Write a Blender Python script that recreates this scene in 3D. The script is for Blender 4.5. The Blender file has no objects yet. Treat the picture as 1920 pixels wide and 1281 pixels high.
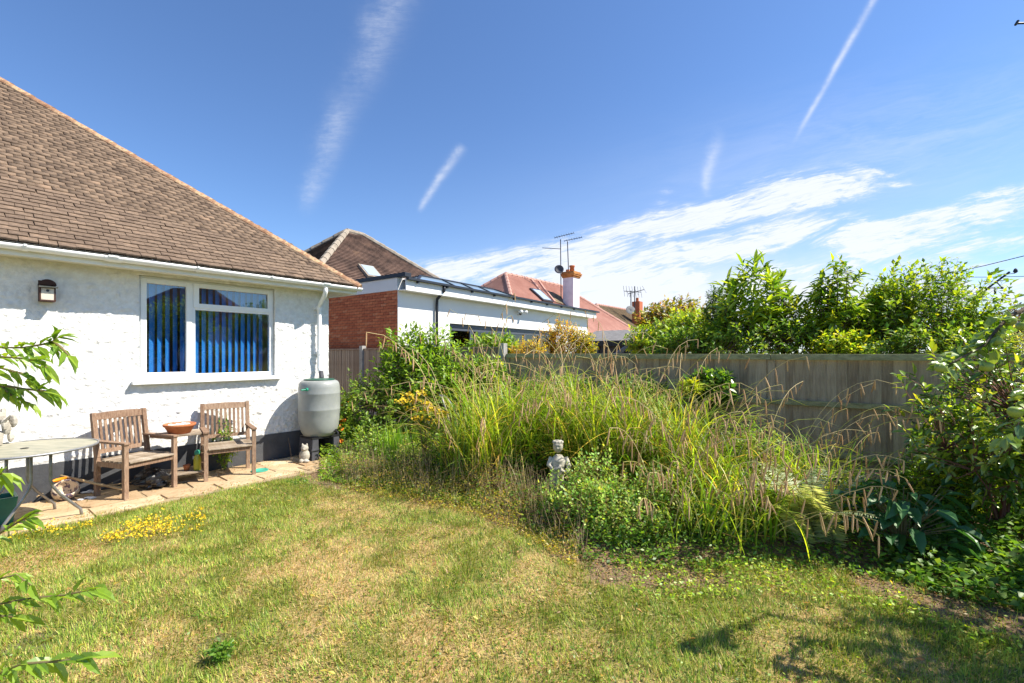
import bpy, math, random, zlib
import numpy as np
from mathutils import Vector

S = bpy.context.scene
COL = S.collection
rng = np.random.default_rng(7)
random.seed(7)
R = math.radians

# ------------------------------------------------------------------ camera
CAM_H, FPX, HZ = 1.6, 853.0, 664.0          # eye height, focal length and horizon in a 1920 px wide frame
cam = bpy.data.cameras.new('camera')
cam.sensor_width = 36
cam.lens = 36 * FPX / 1920
cam.shift_y = (HZ - 640.5) / 1920
cam.clip_end = 3000
cam.clip_start = 0.05
camo = bpy.data.objects.new('camera', cam)
COL.objects.link(camo)
camo.location = (0, 0, CAM_H)
camo.rotation_euler = (R(90), 0, 0)
S.camera = camo

# ------------------------------------------------------------------ view, sun, sky
S.view_settings.view_transform = 'Standard'
S.view_settings.look = 'None'
S.view_settings.exposure = 1.0
S.view_settings.gamma = 1
S.view_settings.use_curve_mapping = False
SUN_EL = R(48.6)
SUN_H = Vector((1.2495, -0.037, 0)).normalized()
SUN_DIR = Vector((SUN_H.x * math.cos(SUN_EL), SUN_H.y * math.cos(SUN_EL), math.sin(SUN_EL)))
sl = bpy.data.lights.new('sun', 'SUN')
sl.energy = 4.6
sl.angle = R(0.5)
sl.color = (1.0, 0.93, 0.82)
slo = bpy.data.objects.new('sun', sl)
COL.objects.link(slo)
slo.location = (10, 0, 20)
slo.rotation_euler = (-SUN_DIR).to_track_quat('-Z', 'Y').to_euler()

world = bpy.data.worlds.new('World')
S.world = world
world.use_nodes = True
WN = world.node_tree
for n in list(WN.nodes):
    WN.nodes.remove(n)


class X:
    """arithmetic on shader sockets"""
    tree = None

    def __init__(s, sock):
        s.k = sock

    @staticmethod
    def m(op, *a, clamp=False):
        n = X.tree.nodes.new('ShaderNodeMath')
        n.operation = op
        n.use_clamp = clamp
        for i, v in enumerate(a):
            if isinstance(v, X):
                X.tree.links.new(v.k, n.inputs[i])
            else:
                n.inputs[i].default_value = v
        return X(n.outputs[0])

    def __add__(s, o): return X.m('ADD', s, o)
    __radd__ = __add__
    def __sub__(s, o): return X.m('SUBTRACT', s, o)
    def __rsub__(s, o): return X.m('SUBTRACT', o, s)
    def __mul__(s, o): return X.m('MULTIPLY', s, o)
    __rmul__ = __mul__
    def __truediv__(s, o): return X.m('DIVIDE', s, o)
    def mx(s, o): return X.m('MAXIMUM', s, o)
    def mn(s, o): return X.m('MINIMUM', s, o)


def sstep(v, a, b):
    n = X.tree.nodes.new('ShaderNodeMapRange')
    n.interpolation_type = 'SMOOTHSTEP'
    X.tree.links.new(v.k, n.inputs['Value'])
    n.inputs['From Min'].default_value = a
    n.inputs['From Max'].default_value = b
    return X(n.outputs[0])


def noise2(x, y, scale, detail=4, rough=.55, z=0.0, dist=0.0):
    c = X.tree.nodes.new('ShaderNodeCombineXYZ')
    X.tree.links.new(x.k, c.inputs[0])
    X.tree.links.new(y.k, c.inputs[1])
    c.inputs[2].default_value = z
    n = X.tree.nodes.new('ShaderNodeTexNoise')
    X.tree.links.new(c.outputs[0], n.inputs['Vector'])
    n.inputs['Scale'].default_value = scale
    n.inputs['Detail'].default_value = detail
    n.inputs['Roughness'].default_value = rough
    n.inputs['Distortion'].default_value = dist
    return X(n.outputs[0])


X.tree = WN
sky = WN.nodes.new('ShaderNodeTexSky')
sky.sky_type = 'NISHITA'
sky.sun_disc = False
sky.sun_elevation = SUN_EL
sky.sun_rotation = math.atan2(SUN_H.x, SUN_H.y)
sky.air_density = 1.0
sky.dust_density = 0.2
sky.ozone_density = 2.2
tc = WN.nodes.new('ShaderNodeTexCoord')
sp = WN.nodes.new('ShaderNodeSeparateXYZ')
WN.links.new(tc.outputs['Generated'], sp.inputs[0])
dx, dy, dz = X(sp.outputs[0]), X(sp.outputs[1]), X(sp.outputs[2])
dyc = dy.mx(0.08)
gx, gz = dx / dyc, dz / dyc
front = sstep(dy, 0.1, 0.25)
warp = noise2(gx, gz, 2.6, 7, .6, 3.1) - 0.5
wx, wz = gx + warp * 0.16, gz + warp * 0.085


def px2g(x, y):
    return (x - 960) / FPX, (HZ - y) / FPX


def blob(cx, cy, rx, ry, ang, amp):
    a, b = px2g(cx, cy)
    c, s_ = math.cos(R(ang)), math.sin(R(ang))
    u = (wx - a) * (c * FPX / rx) + (wz - b) * (s_ * FPX / rx)
    v = (wz - b) * (c * FPX / ry) - (wx - a) * (s_ * FPX / ry)
    return X.m('EXPONENT', (u * u + v * v) * -1.0) * amp


c12, s12 = math.cos(R(13)), math.sin(R(13))
streak = noise2((wx * c12 + wz * s12) * 1.5, (wz * c12 - wx * s12) * 7.0, 2.6, 7, .62, 1.7, .6)
puff = noise2(wx * 1.0, wz * 2.2, 5.0, 6, .6, 8.2, .4)
CL = [(1390, 388, 230, 34, 13, 1.35), (1500, 374, 130, 32, 8, .9), (1090, 462, 230, 26, 13, 1.15), (1610, 450, 180, 30, -3, 1.3),
      (1740, 472, 160, 17, -8, 1.2), (1850, 375, 200, 18, 15, 1.0), (1760, 420, 240, 24, 11, .9), (1860, 455, 170, 22, 8, 1.0), (1860, 520, 160, 26, 4, .9), (1300, 512, 340, 42, 3, 1.6), (1480, 455, 170, 20, 12, .9), (1160, 500, 260, 26, 8, 1.0), (1700, 545, 260, 40, 2, 1.0), (1450, 560, 350, 40, 0, 1.2),
      (1520, 500, 200, 18, 10, .6), (900, 492, 170, 16, 8, .85), (1000, 535, 300, 34, 0, 1.0), (1250, 570, 420, 36, 0, 1.1),
      (1650, 317, 60, 6, -3, .8), (1700, 341, 40, 6, 4, .7), (1240, 372, 30, 14, 50, .55), (1900, 560, 300, 60, 4, .55)]
B = None
for c in CL:
    e = blob(*c)
    B = e if B is None else B + e
fine = noise2((wx * c12 + wz * s12) * 2.0, (wz * c12 - wx * s12) * 13.0, 5.5, 6, .65, 5.2, 1.2)
fib = noise2((wx * c12 + wz * s12) * 1.6, (wz * c12 - wx * s12) * 18.0, 9.0, 6, .7, 2.7, .8)
tex = (sstep(fib, .28, .70) * .7 + .6) * (sstep(streak, .34, .68) * 1.15 + .12) * (sstep(puff, .30, .66) * .75 + .42) * (sstep(fine, .30, .66) * .6 + .58)
dens = sstep(B.mn(1.7) * tex, 0.05, 1.05)
veil = blob(1700, 260, 400, 100, 12, 1.0) * (sstep(streak, .34, .75) * .7 + sstep(fib, .3, .75) * .3) * 0.26
veil3 = blob(1450, 575, 620, 75, 0, .62) + blob(1250, 560, 420, 40, 6, .35) * sstep(puff, .3, .6)
veil2 = blob(1500, 430, 620, 150, 6, 1.0) * 0.16


def trail(x0, y0, x1, y1, w0, w1, amp, ragged=0.3, f0=.12, f1=.12, rib=.35):
    a, b = px2g(x0, y0)
    a1, b1 = px2g(x1, y1)
    L = math.hypot(a1 - a, b1 - b)
    ux, uz = (a1 - a) / L, (b1 - b) / L
    nn = noise2(gx, gz, 9.0, 5, .65, x0 * .01)
    px_, pz_ = gx + (nn - .5) * (ragged * 0.08), gz
    t = ((px_ - a) * ux + (pz_ - b) * uz) / L
    d = (px_ - a) * (-uz) + (pz_ - b) * ux
    w = (t * ((w1 - w0) / FPX) + w0 / FPX).mx(.001)
    q = d / w
    g = X.m('EXPONENT', q * q * -1.0)
    fade = sstep(t, 0.0, f0) * (1.0 - sstep(t, 1.0 - f1, 1.0))
    n3 = sstep(noise2(gx * 1.0, gz * 3.6, 30.0, 5, .7, y0 * .02), .28, .72) * rib + (1.0 - rib) * .55
    return g * fade * amp * (sstep(nn, .25, .7) * .9 + .2) * (n3 * 1.2 + .30)


tr = trail(910, -385, 640, 225, 44, 30, .24, .8, .35, .18, .6) + trail(665, 150, 566, 415, 30, 12, .26, .8, .35, .25, .6) \
    + trail(870, 268, 782, 402, 9, 5, .42, .35, .1, .15) + trail(1760, -219, 1478, 285, 8, 4, .62, .10, .25, .22, .15) \
    + trail(1352, 230, 1320, 375, 14, 7, .30, .5, .4, .2)
alpha = ((dens * (sstep(fib, .25, .75) * .34 + .60) + veil + veil2 + veil3 + tr) * front).mn(0.96)
mixc = WN.nodes.new('ShaderNodeMix')
mixc.data_type = 'RGBA'
tint = WN.nodes.new('ShaderNodeMix')
tint.data_type = 'RGBA'
tint.blend_type = 'MULTIPLY'
tint.inputs[0].default_value = 1.0
WN.links.new(sky.outputs[0], tint.inputs[6])
tint.inputs[7].default_value = (.85, 1.05, 1.32, 1)
WN.links.new(alpha.k, mixc.inputs[0])
WN.links.new(tint.outputs[2], mixc.inputs[6])
mixc.inputs[7].default_value = (6.6, 6.9, 7.5, 1)
bg = WN.nodes.new('ShaderNodeBackground')
WN.links.new(mixc.outputs[2], bg.inputs[0])
bg.inputs[1].default_value = 0.074
wo = WN.nodes.new('ShaderNodeOutputWorld')
WN.links.new(bg.outputs[0], wo.inputs[0])

# ------------------------------------------------------------------ coordinates
def gp(x, y):
    """ground point seen at photo pixel (x, y)"""
    d = CAM_H * FPX / (y - HZ)
    return Vector(((x - 960) / FPX * d, d, 0.0))


def dp(x, y, d):
    """point at depth d seen at photo pixel (x, y)"""
    return Vector(((x - 960) / FPX * d, d, CAM_H - (y - HZ) / FPX * d))


class Frame:
    def __init__(s, o, ex, ey):
        s.o, s.ex, s.ey = Vector((o[0], o[1], 0)), Vector((ex[0], ex[1], 0)).normalized(), Vector((ey[0], ey[1], 0)).normalized()

    def p(s, a, b, z):
        return s.o + s.ex * a + s.ey * b + Vector((0, 0, z))


H = Frame((-3.05, 7.58), (.6233, .7820), (.7820, -.6233))        # house: along the rear wall, out into the garden
UP = Vector((0, 0, 1))

# ------------------------------------------------------------------ materials
def newmat(name):
    m = bpy.data.materials.new(name)
    m.use_nodes = True
    m.node_tree.nodes.clear()
    return m, m.node_tree


def mat(name, c1, c2=None, scale=6, detail=5, rough=.7, bump=0, bscale=60, spec=.3, c3=None, stretch=None, metal=0, lo=.35, hi=.65, rnd=0, attr=False):
    m, t = newmat(name)
    N, L = t.nodes, t.links
    out = N.new('ShaderNodeOutputMaterial')
    p = N.new('ShaderNodeBsdfPrincipled')
    L.new(p.outputs[0], out.inputs[0])
    p.inputs['Roughness'].default_value = rough
    p.inputs['Specular IOR Level'].default_value = spec
    p.inputs['Metallic'].default_value = metal
    tc = N.new('ShaderNodeTexCoord')
    vec = tc.outputs['Object']
    if stretch:
        mp = N.new('ShaderNodeMapping')
        mp.inputs['Scale'].default_value = stretch
        L.new(vec, mp.inputs[0])
        vec = mp.outputs[0]
    colsock = None
    if c2:
        no = N.new('ShaderNodeTexNoise')
        no.inputs['Scale'].default_value = scale
        no.inputs['Detail'].default_value = detail
        no.inputs['Roughness'].default_value = .65
        L.new(vec, no.inputs['Vector'])
        fac = no.outputs[0]
        if rnd:
            oi = N.new('ShaderNodeObjectInfo')
            ma = N.new('ShaderNodeMath')
            ma.operation = 'MULTIPLY_ADD'
            L.new(oi.outputs['Random'], ma.inputs[0])
            ma.inputs[1].default_value = rnd
            ma.inputs[2].default_value = -rnd * .5
            ad = N.new('ShaderNodeMath')
            L.new(fac, ad.inputs[0])
            L.new(ma.outputs[0], ad.inputs[1])
            fac = ad.outputs[0]
        if attr:
            at = N.new('ShaderNodeAttribute')
            at.attribute_name = 'rnd'
            ad = N.new('ShaderNodeMath')
            L.new(fac, ad.inputs[0])
            L.new(at.outputs['Fac'], ad.inputs[1])
            fac = ad.outputs[0]
        rp = N.new('ShaderNodeValToRGB')
        rp.color_ramp.elements[0].position = lo
        rp.color_ramp.elements[0].color = (*c1, 1)
        rp.color_ramp.elements[1].position = hi
        rp.color_ramp.elements[1].color = (*c2, 1)
        if c3:
            e = rp.color_ramp.elements.new(min(.97, hi + .12))
            e.color = (*c3, 1)
        L.new(fac, rp.inputs[0])
        L.new(rp.outputs[0], p.inputs['Base Color'])
    else:
        p.inputs['Base Color'].default_value = (*c1, 1)
    if bump:
        nb = N.new('ShaderNodeTexNoise')
        nb.inputs['Scale'].default_value = bscale
        nb.inputs['Detail'].default_value = 4
        L.new(vec, nb.inputs['Vector'])
        bp = N.new('ShaderNodeBump')
        bp.inputs['Strength'].default_value = bump
        bp.inputs['Distance'].default_value = .01
        L.new(nb.outputs[0], bp.inputs['Height'])
        L.new(bp.outputs[0], p.inputs['Normal'])
    return m


def leafmat(name, trans=.38, gloss=.07, grough=.35, ramp=None, tgain=(1.75, 1.6, .6)):
    """leaf: diffuse, light let through, a little shine. Colour per leaf from the attribute, or from a ramp per object."""
    m, t = newmat(name)
    N, L = t.nodes, t.links
    out = N.new('ShaderNodeOutputMaterial')
    if ramp:
        oi = N.new('ShaderNodeObjectInfo')
        rp = N.new('ShaderNodeValToRGB')
        rp.color_ramp.elements[0].color = (*ramp[0], 1)
        rp.color_ramp.elements[1].color = (*ramp[-1], 1)
        for i, c in enumerate(ramp[1:-1]):
            e = rp.color_ramp.elements.new((i + 1) / (len(ramp) - 1))
            e.color = (*c, 1)
        L.new(oi.outputs['Random'], rp.inputs[0])
        c = rp.outputs[0]
    else:
        at = N.new('ShaderNodeAttribute')
        at.attribute_name = 'Col'
        c = at.outputs['Color']
    df = N.new('ShaderNodeBsdfDiffuse')
    tl = N.new('ShaderNodeBsdfTranslucent')
    gl = N.new('ShaderNodeBsdfGlossy')
    gl.inputs['Roughness'].default_value = grough
    gl.inputs[0].default_value = (.75, .8, .7, 1)
    mg = N.new('ShaderNodeMix')
    mg.data_type = 'RGBA'
    mg.blend_type = 'MULTIPLY'
    mg.inputs[0].default_value = 1
    L.new(c, mg.inputs[6])
    mg.inputs[7].default_value = (*tgain, 1)
    L.new(c, df.inputs[0])
    L.new(mg.outputs[2], tl.inputs[0])
    m1 = N.new('ShaderNodeMixShader')
    m1.inputs[0].default_value = trans
    L.new(df.outputs[0], m1.inputs[1])
    L.new(tl.outputs[0], m1.inputs[2])
    m2 = N.new('ShaderNodeMixShader')
    m2.inputs[0].default_value = gloss
    L.new(m1.outputs[0], m2.inputs[1])
    L.new(gl.outputs[0], m2.inputs[2])
    L.new(m2.outputs[0], out.inputs[0])
    return m


def glassmat(name, tintc=(.85, .9, .92), ior=1.5, boost=1.0):
    m, t = newmat(name)
    N, L = t.nodes, t.links
    out = N.new('ShaderNodeOutputMaterial')
    tr = N.new('ShaderNodeBsdfTransparent')
    tr.inputs[0].default_value = (*tintc, 1)
    gl = N.new('ShaderNodeBsdfGlossy')
    gl.inputs['Roughness'].default_value = 0.005
    fr = N.new('ShaderNodeFresnel')
    fr.inputs[0].default_value = ior
    mu = N.new('ShaderNodeMath')
    mu.operation = 'MULTIPLY'
    mu.use_clamp = True
    L.new(fr.outputs[0], mu.inputs[0])
    mu.inputs[1].default_value = boost
    mi = N.new('ShaderNodeMixShader')
    ge = N.new('ShaderNodeNewGeometry')
    iv = N.new('ShaderNodeMath')
    iv.operation = 'SUBTRACT'
    iv.inputs[0].default_value = 1
    L.new(ge.outputs['Backfacing'], iv.inputs[1])
    m3 = N.new('ShaderNodeMath')
    m3.operation = 'MULTIPLY'
    L.new(mu.outputs[0], m3.inputs[0])
    L.new(iv.outputs[0], m3.inputs[1])
    L.new(m3.outputs[0], mi.inputs[0])
    L.new(tr.outputs[0], mi.inputs[1])
    L.new(gl.outputs[0], mi.inputs[2])
    L.new(mi.outputs[0], out.inputs[0])
    return m


M = {}
M['render'] = mat('white_roughcast', (.66, .65, .62), (.77, .77, .75), 14, rough=.9, bump=.9, bscale=42, spec=.1)
M['plinth'] = mat('black_plinth_paint', (.055, .058, .064), (.085, .088, .094), 4, rough=.6, bump=.3, bscale=40)
M['upvc'] = mat('white_upvc', (.80, .81, .80), rough=.35, spec=.5)
M['upvc_old'] = mat('aged_white_upvc', (.70, .69, .62), (.80, .80, .77), 3, rough=.4, spec=.5)
M['soffit'] = mat('soffit_paint', (.72, .70, .60), (.80, .78, .70), 6, rough=.6)
M['tile'] = mat('clay_brown_tile', (.092, .064, .047), (.205, .146, .102), 14, rough=.85, bump=.5, bscale=90, c3=(.27, .185, .125), lo=.2, hi=.6, rnd=.24, spec=.15)
M['tile_s'] = mat('clay_brown_tile_far', (.092, .064, .047), (.205, .146, .102), 14, rough=.85, bump=.5, bscale=90, c3=(.27, .185, .125), lo=.2, hi=.6, attr=True, spec=.15)
M['hip'] = mat('lichen_hip_tile', (.20, .095, .05), (.33, .19, .11), 11, rough=.9, bump=.6, bscale=60, c3=(.5, .36, .2), lo=.3, hi=.55, rnd=.2)
M['mortar'] = mat('roof_underlay', (.05, .035, .028), rough=.95)
M['blind'] = mat('blue_blind_fabric', (.03, .29, .82), (.04, .34, .88), 3, rough=.8)
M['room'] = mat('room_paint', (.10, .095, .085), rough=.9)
M['glass'] = glassmat('window_glass', boost=4.6)
M['glass_dark'] = glassmat('dark_glass', (.25, .28, .32), boost=2.0)
M['chairwood'] = mat('weathered_teak', (.18, .105, .065), (.38, .26, .175), 7, rough=.85, bump=.5, bscale=30, stretch=(9, 9, 2), lo=.3, hi=.7, rnd=.25, c3=(.46, .36, .27))
M['slatwood'] = mat('weathered_seat_slat', (.20, .15, .10), (.40, .33, .25), 8, rough=.85, bump=.5, bscale=30, rnd=.25, c3=(.46, .40, .33))
M['fencewood'] = mat('weathered_fence_board', (.27, .20, .13), (.54, .43, .295), 5, rough=.9, bump=.6, bscale=24, stretch=(6, 6, .7), lo=.25, hi=.75, rnd=.34, spec=.1, c3=(.34, .32, .20))
M['railwood'] = mat('greenish_fence_rail', (.26, .25, .13), (.46, .43, .24), 5, rough=.9, bump=.5, bscale=24, stretch=(2, 2, 4), rnd=.2, spec=.1)
M['fencewood2'] = mat('brown_fence_board', (.24, .175, .13), (.42, .34, .27), 5, rough=.9, bump=.5, bscale=24, stretch=(6, 6, .7), lo=.25, hi=.75, rnd=.4, spec=.1)
M['concrete'] = mat('concrete', (.28, .27, .25), (.40, .39, .36), 9, rough=.9, bump=.4, bscale=50)
M['stone'] = mat('old_pale_stone', (.30, .27, .21), (.50, .46, .39), 9, rough=.9, bump=.5, bscale=60)
M['slab'] = mat('sandy_paving_stone', (.33, .22, .12), (.52, .385, .23), 5, rough=.9, bump=.5, bscale=40, rnd=.5, lo=.2, hi=.7, c3=(.60, .49, .33))
M['grit'] = mat('sandy_joint', (.28, .21, .12), (.44, .34, .21), 25, rough=1, bump=.6, bscale=80)
M['butt'] = mat('grey_green_plastic', (.25, .265, .25), (.32, .335, .315), 3, rough=.42, spec=.5, bump=.08, bscale=20, c3=(.30, .29, .21))
M['black'] = mat('black_plastic', (.018, .018, .02), rough=.4, spec=.5)
M['black2'] = mat('dark_grey_plastic', (.05, .05, .058), (.08, .08, .09), 8, rough=.5)
M['greenpl'] = mat('green_plastic', (.02, .22, .13), (.03, .27, .17), 5, rough=.4, spec=.5)
M['trough'] = mat('green_planter_plastic', (.018, .13, .085), (.03, .19, .13), 6, rough=.45, spec=.5)
M['terra'] = mat('terracotta', (.42, .13, .05), (.55, .20, .085), 8, rough=.85, bump=.3, bscale=40)
M['white'] = mat('white_paper', (.78, .77, .74), (.66, .65, .62), 8, rough=.9)
M['metal'] = mat('grey_metal_tube', (.22, .22, .23), (.36, .36, .37), 12, rough=.45, metal=.6)
M['tabletop'] = mat('worn_glass_table_top', (.24, .24, .17), (.40, .37, .27), 6, rough=.5, spec=.5, stretch=(1, 4, 1))
M['brick'] = mat('red_brick', (.38, .10, .05), (.60, .20, .09), 10, rough=.9, bump=.4, bscale=60, rnd=.5, lo=.2, hi=.75, c3=(.52, .26, .15))
M['brickj'] = mat('brick_mortar', (.25, .19, .15), (.33, .26, .2), 30, rough=1)
M['paintwall'] = mat('smooth_white_render', (.80, .80, .78), (.77, .77, .75), 2, rough=.8, bump=.1, bscale=80)
M['anthracite'] = mat('anthracite_trim', (.022, .026, .034), rough=.45, spec=.4)
M['frame_g'] = mat('grey_window_frame', (.075, .085, .105), rough=.4, spec=.5)
M['felt'] = mat('grey_roof_felt', (.16, .155, .15), (.23, .22, .21), 10, rough=.9)
M['ntile'] = mat('mottled_brown_tile', (.085, .058, .048), (.20, .13, .10), 2.2, detail=9, rough=.95, bump=.6, bscale=40, c3=(.26, .17, .11), lo=.38, hi=.62, spec=.1)
M['npale'] = mat('pale_hip_mortar', (.24, .20, .15), (.36, .31, .25), 7, rough=.95, bump=.5, bscale=30)
M['pink'] = mat('pink_clay_tile', (.42, .225, .18), (.50, .29, .235), 1.6, detail=8, rough=.9, bump=.4, bscale=30, spec=.1)
M['pinkhip'] = mat('pink_ridge_tile', (.44, .235, .18), (.52, .31, .25), 6, rough=.9)
M['olive'] = mat('mossy_tile', (.13, .10, .06), (.24, .17, .10), 4, rough=.95)
M['soil'] = mat('dry_soil', (.075, .052, .036), (.15, .11, .075), 9, detail=8, rough=1, bump=.9, bscale=35, spec=.05)
M['bark'] = mat('brown_bark', (.07, .05, .035), (.15, .115, .08), 14, rough=.95, bump=.6, bscale=60)
M['twig'] = mat('green_brown_twig', (.13, .11, .045), (.22, .17, .08), 10, rough=.8)
M['redtwig'] = mat('reddish_twig', (.14, .06, .045), (.22, .10, .07), 10, rough=.8)
M['bamboo'] = mat('cane', (.36, .25, .13), (.5, .38, .22), 9, rough=.7)
M['orange'] = mat('orange_plastic', (.75, .27, .015), rough=.5)
M['yellowbottle'] = mat('yellow_bottle_plastic', (.42, .38, .03), rough=.35, spec=.5)
M['binbag'] = mat('black_bag_plastic', (.012, .012, .014), rough=.25, spec=.6)
M['wire'] = mat('cable', (.03, .035, .045), rough=.6)
M['apple'] = mat('green_apple_skin', (.20, .30, .04), (.32, .40, .07), 5, rough=.35, spec=.5)
M['petal_y'] = mat('yellow_petal', (.68, .44, .012), (.74, .56, .03), 30, rough=.7)
M['petal_o'] = mat('orange_petal', (.85, .17, .01), (.9, .26, .02), 30, rough=.7)
M['catkin'] = mat('brown_catkin', (.40, .22, .10), (.66, .45, .24), 20, rough=.95, rnd=.5, lo=.2, hi=.75)
M['pot'] = mat('patterned_glaze', (.62, .50, .36), (.10, .07, .10), 16, detail=2, rough=.4, spec=.5, lo=.52, hi=.56)
M['leaf'] = leafmat('leaf', trans=.46, gloss=.035, grough=.45)
M['leaf_gloss'] = leafmat('glossy_leaf', trans=.48, gloss=.07, grough=.32)
M['grass'] = leafmat('grass_blade', trans=.30, gloss=.03, grough=.5, tgain=(1.2, 1.15, .7))
M['leaf_shrub'] = leafmat('single_lance_leaf', trans=.42, gloss=.06, ramp=[(.14, .26, .025), (.22, .36, .035), (.32, .44, .05)])
M['leaf_laurel'] = leafmat('single_laurel_leaf', trans=.45, gloss=.12, grough=.28, ramp=[(.07, .16, .03), (.17, .29, .035), (.34, .43, .045), (.50, .52, .06)])
M['leaf_apple'] = leafmat('single_apple_leaf', trans=.35, gloss=.08, ramp=[(.08, .16, .04), (.15, .25, .045), (.26, .35, .06)])
M['leaf_loquat'] = leafmat('single_long_leaf', trans=.48, gloss=.06, ramp=[(.10, .22, .025), (.20, .34, .03), (.34, .46, .035), (.48, .52, .04)])
M['leaf_dock'] = leafmat('single_dock_leaf', trans=.30, gloss=.05, grough=.4, ramp=[(.035, .12, .04), (.07, .19, .05)])

# ------------------------------------------------------------------ mesh builders
ORG = {}


def tag(o, label=None, cat=None, group=None, kind=None):
    if label: o['label'] = label
    if cat: o['category'] = cat
    if group: o['group'] = group
    if kind: o['kind'] = kind
    return o


def place(o, parent, loc):
    COL.objects.link(o)
    if parent is not None:
        o.parent = parent
        ORG[o] = Vector(loc)
        o.location = Vector(loc) - ORG[parent]
    else:
        ORG[o] = Vector(loc)
        o.location = loc


def empty(name, loc, label, cat, group=None, kind=None):
    o = bpy.data.objects.new(name, None)
    o.empty_display_size = .1
    place(o, None, Vector(loc))
    return tag(o, label, cat, group, kind)


class MB:
    def __init__(s):
        s.v, s.f = [], []

    def add(s, vs, fs):
        n = len(s.v)
        s.v += [tuple(v) for v in vs]
        s.f += [tuple(i + n for i in f) for f in fs]
        return s

    def box(s, c, ax, ay, az):
        """centre and three half-edge vectors"""
        c, ax, ay, az = map(Vector, (c, ax, ay, az))
        vs = [c + ax * i + ay * j + az * k for i in (-1, 1) for j in (-1, 1) for k in (-1, 1)]
        fs = [(0, 1, 3, 2), (4, 6, 7, 5), (0, 4, 5, 1), (2, 3, 7, 6), (0, 2, 6, 4), (1, 5, 7, 3)]
        if ax.cross(ay).dot(az) < 0:
            fs = [f[::-1] for f in fs]
        return s.add(vs, fs)

    def fbox(s, fr, a0, a1, b0, b1, z0, z1):
        return s.box(fr.p((a0 + a1) / 2, (b0 + b1) / 2, (z0 + z1) / 2), fr.ex * ((a1 - a0) / 2), fr.ey * ((b1 - b0) / 2), UP * ((z1 - z0) / 2))

    def bar(s, p, q, w, h, up=UP):
        """square bar from p to q"""
        p, q = Vector(p), Vector(q)
        d = (q - p)
        side = d.cross(up)
        if side.length < 1e-6:
            side = d.cross(Vector((1, 0, 0)))
        side.normalize()
        nn = side.cross(d).normalized()
        return s.box((p + q) / 2, d / 2, side * (w / 2), nn * (h / 2))

    def tube(s, pts, r, seg=8, cap=True):
        pts = [Vector(p) for p in pts]
        n = len(pts)
        rr = r if isinstance(r, (list, tuple)) else [r] * n
        base = len(s.v)
        prev = None
        for i, p in enumerate(pts):
            t = (pts[min(i + 1, n - 1)] - pts[max(i - 1, 0)]).normalized()
            if prev is None:
                a = t.cross(UP)
                if a.length < .05: a = t.cross(Vector((1, 0, 0)))
            else:
                a = prev - t * prev.dot(t)
            a.normalize()
            prev = a
            b = t.cross(a)
            for k in range(seg):
                an = 2 * math.pi * k / seg
                s.v.append(tuple(p + (a * math.cos(an) + b * math.sin(an)) * rr[i]))
        for i in range(n - 1):
            for k in range(seg):
                k2 = (k + 1) % seg
                s.f.append((base + i * seg + k, base + i * seg + k2, base + (i + 1) * seg + k2, base + (i + 1) * seg + k))
        if cap:
            s.f.append(tuple(base + k for k in range(seg))[::-1])
            s.f.append(tuple(base + (n - 1) * seg + k for k in range(seg)))
        return s

    def lathe(s, c, prof, seg=32, ex=Vector((1, 0, 0)), ey=Vector((0, 1, 0)), ez=UP, caps=(True, True)):
        c = Vector(c)
        base = len(s.v)
        for r, z in prof:
            for k in range(seg):
                an = 2 * math.pi * k / seg
                s.v.append(tuple(c + ex * (r * math.cos(an)) + ey * (r * math.sin(an)) + ez * z))
        n = len(prof)
        for i in range(n - 1):
            for k in range(seg):
                k2 = (k + 1) % seg
                s.f.append((base + i * seg + k, base + i * seg + k2, base + (i + 1) * seg + k2, base + (i + 1) * seg + k))
        if caps[0]: s.f.append(tuple(base + k for k in range(seg))[::-1])
        if caps[1]: s.f.append(tuple(base + (n - 1) * seg + k for k in range(seg)))
        return s

    def ball(s, c, rx, ry=None, rz=None, seg=14, rings=9):
        ry = ry or rx
        rz = rz or rx
        prof = [(math.sin(math.pi * i / rings), -math.cos(math.pi * i / rings)) for i in range(rings + 1)]
        prof[0] = (.001, -1)
        prof[-1] = (.001, 1)
        return s.lathe(c, prof, seg, Vector((rx, 0, 0)), Vector((0, ry, 0)), Vector((0, 0, rz)))

    def prism(s, poly, z0, z1):
        n = len(poly)
        vs = [(p[0], p[1], z0) for p in poly] + [(p[0], p[1], z1) for p in poly]
        fs = [tuple(range(n))[::-1], tuple(range(n, 2 * n))] + [(i, (i + 1) % n, n + (i + 1) % n, n + i) for i in range(n)]
        return s.add(vs, fs)

    def build(s, name, m, parent=None, loc=None, smooth=False, bevel=0, label=None, cat=None, group=None, kind=None):
        if loc is None:
            loc = ORG[parent] if parent is not None else Vector((0, 0, 0))
        loc = Vector(loc)
        me = bpy.data.meshes.new(name)
        me.from_pydata([(v[0] - loc.x, v[1] - loc.y, v[2] - loc.z) for v in s.v], [], s.f)
        me.materials.append(m)
        if smooth:
            me.polygons.foreach_set('use_smooth', [True] * len(me.polygons))
        o = bpy.data.objects.new(name, me)
        place(o, parent, loc)
        if bevel:
            b = o.modifiers.new('bevel', 'BEVEL')
            b.width = bevel
            b.segments = 2
            b.limit_method = 'ANGLE'
        return tag(o, label, cat, group, kind)


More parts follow.
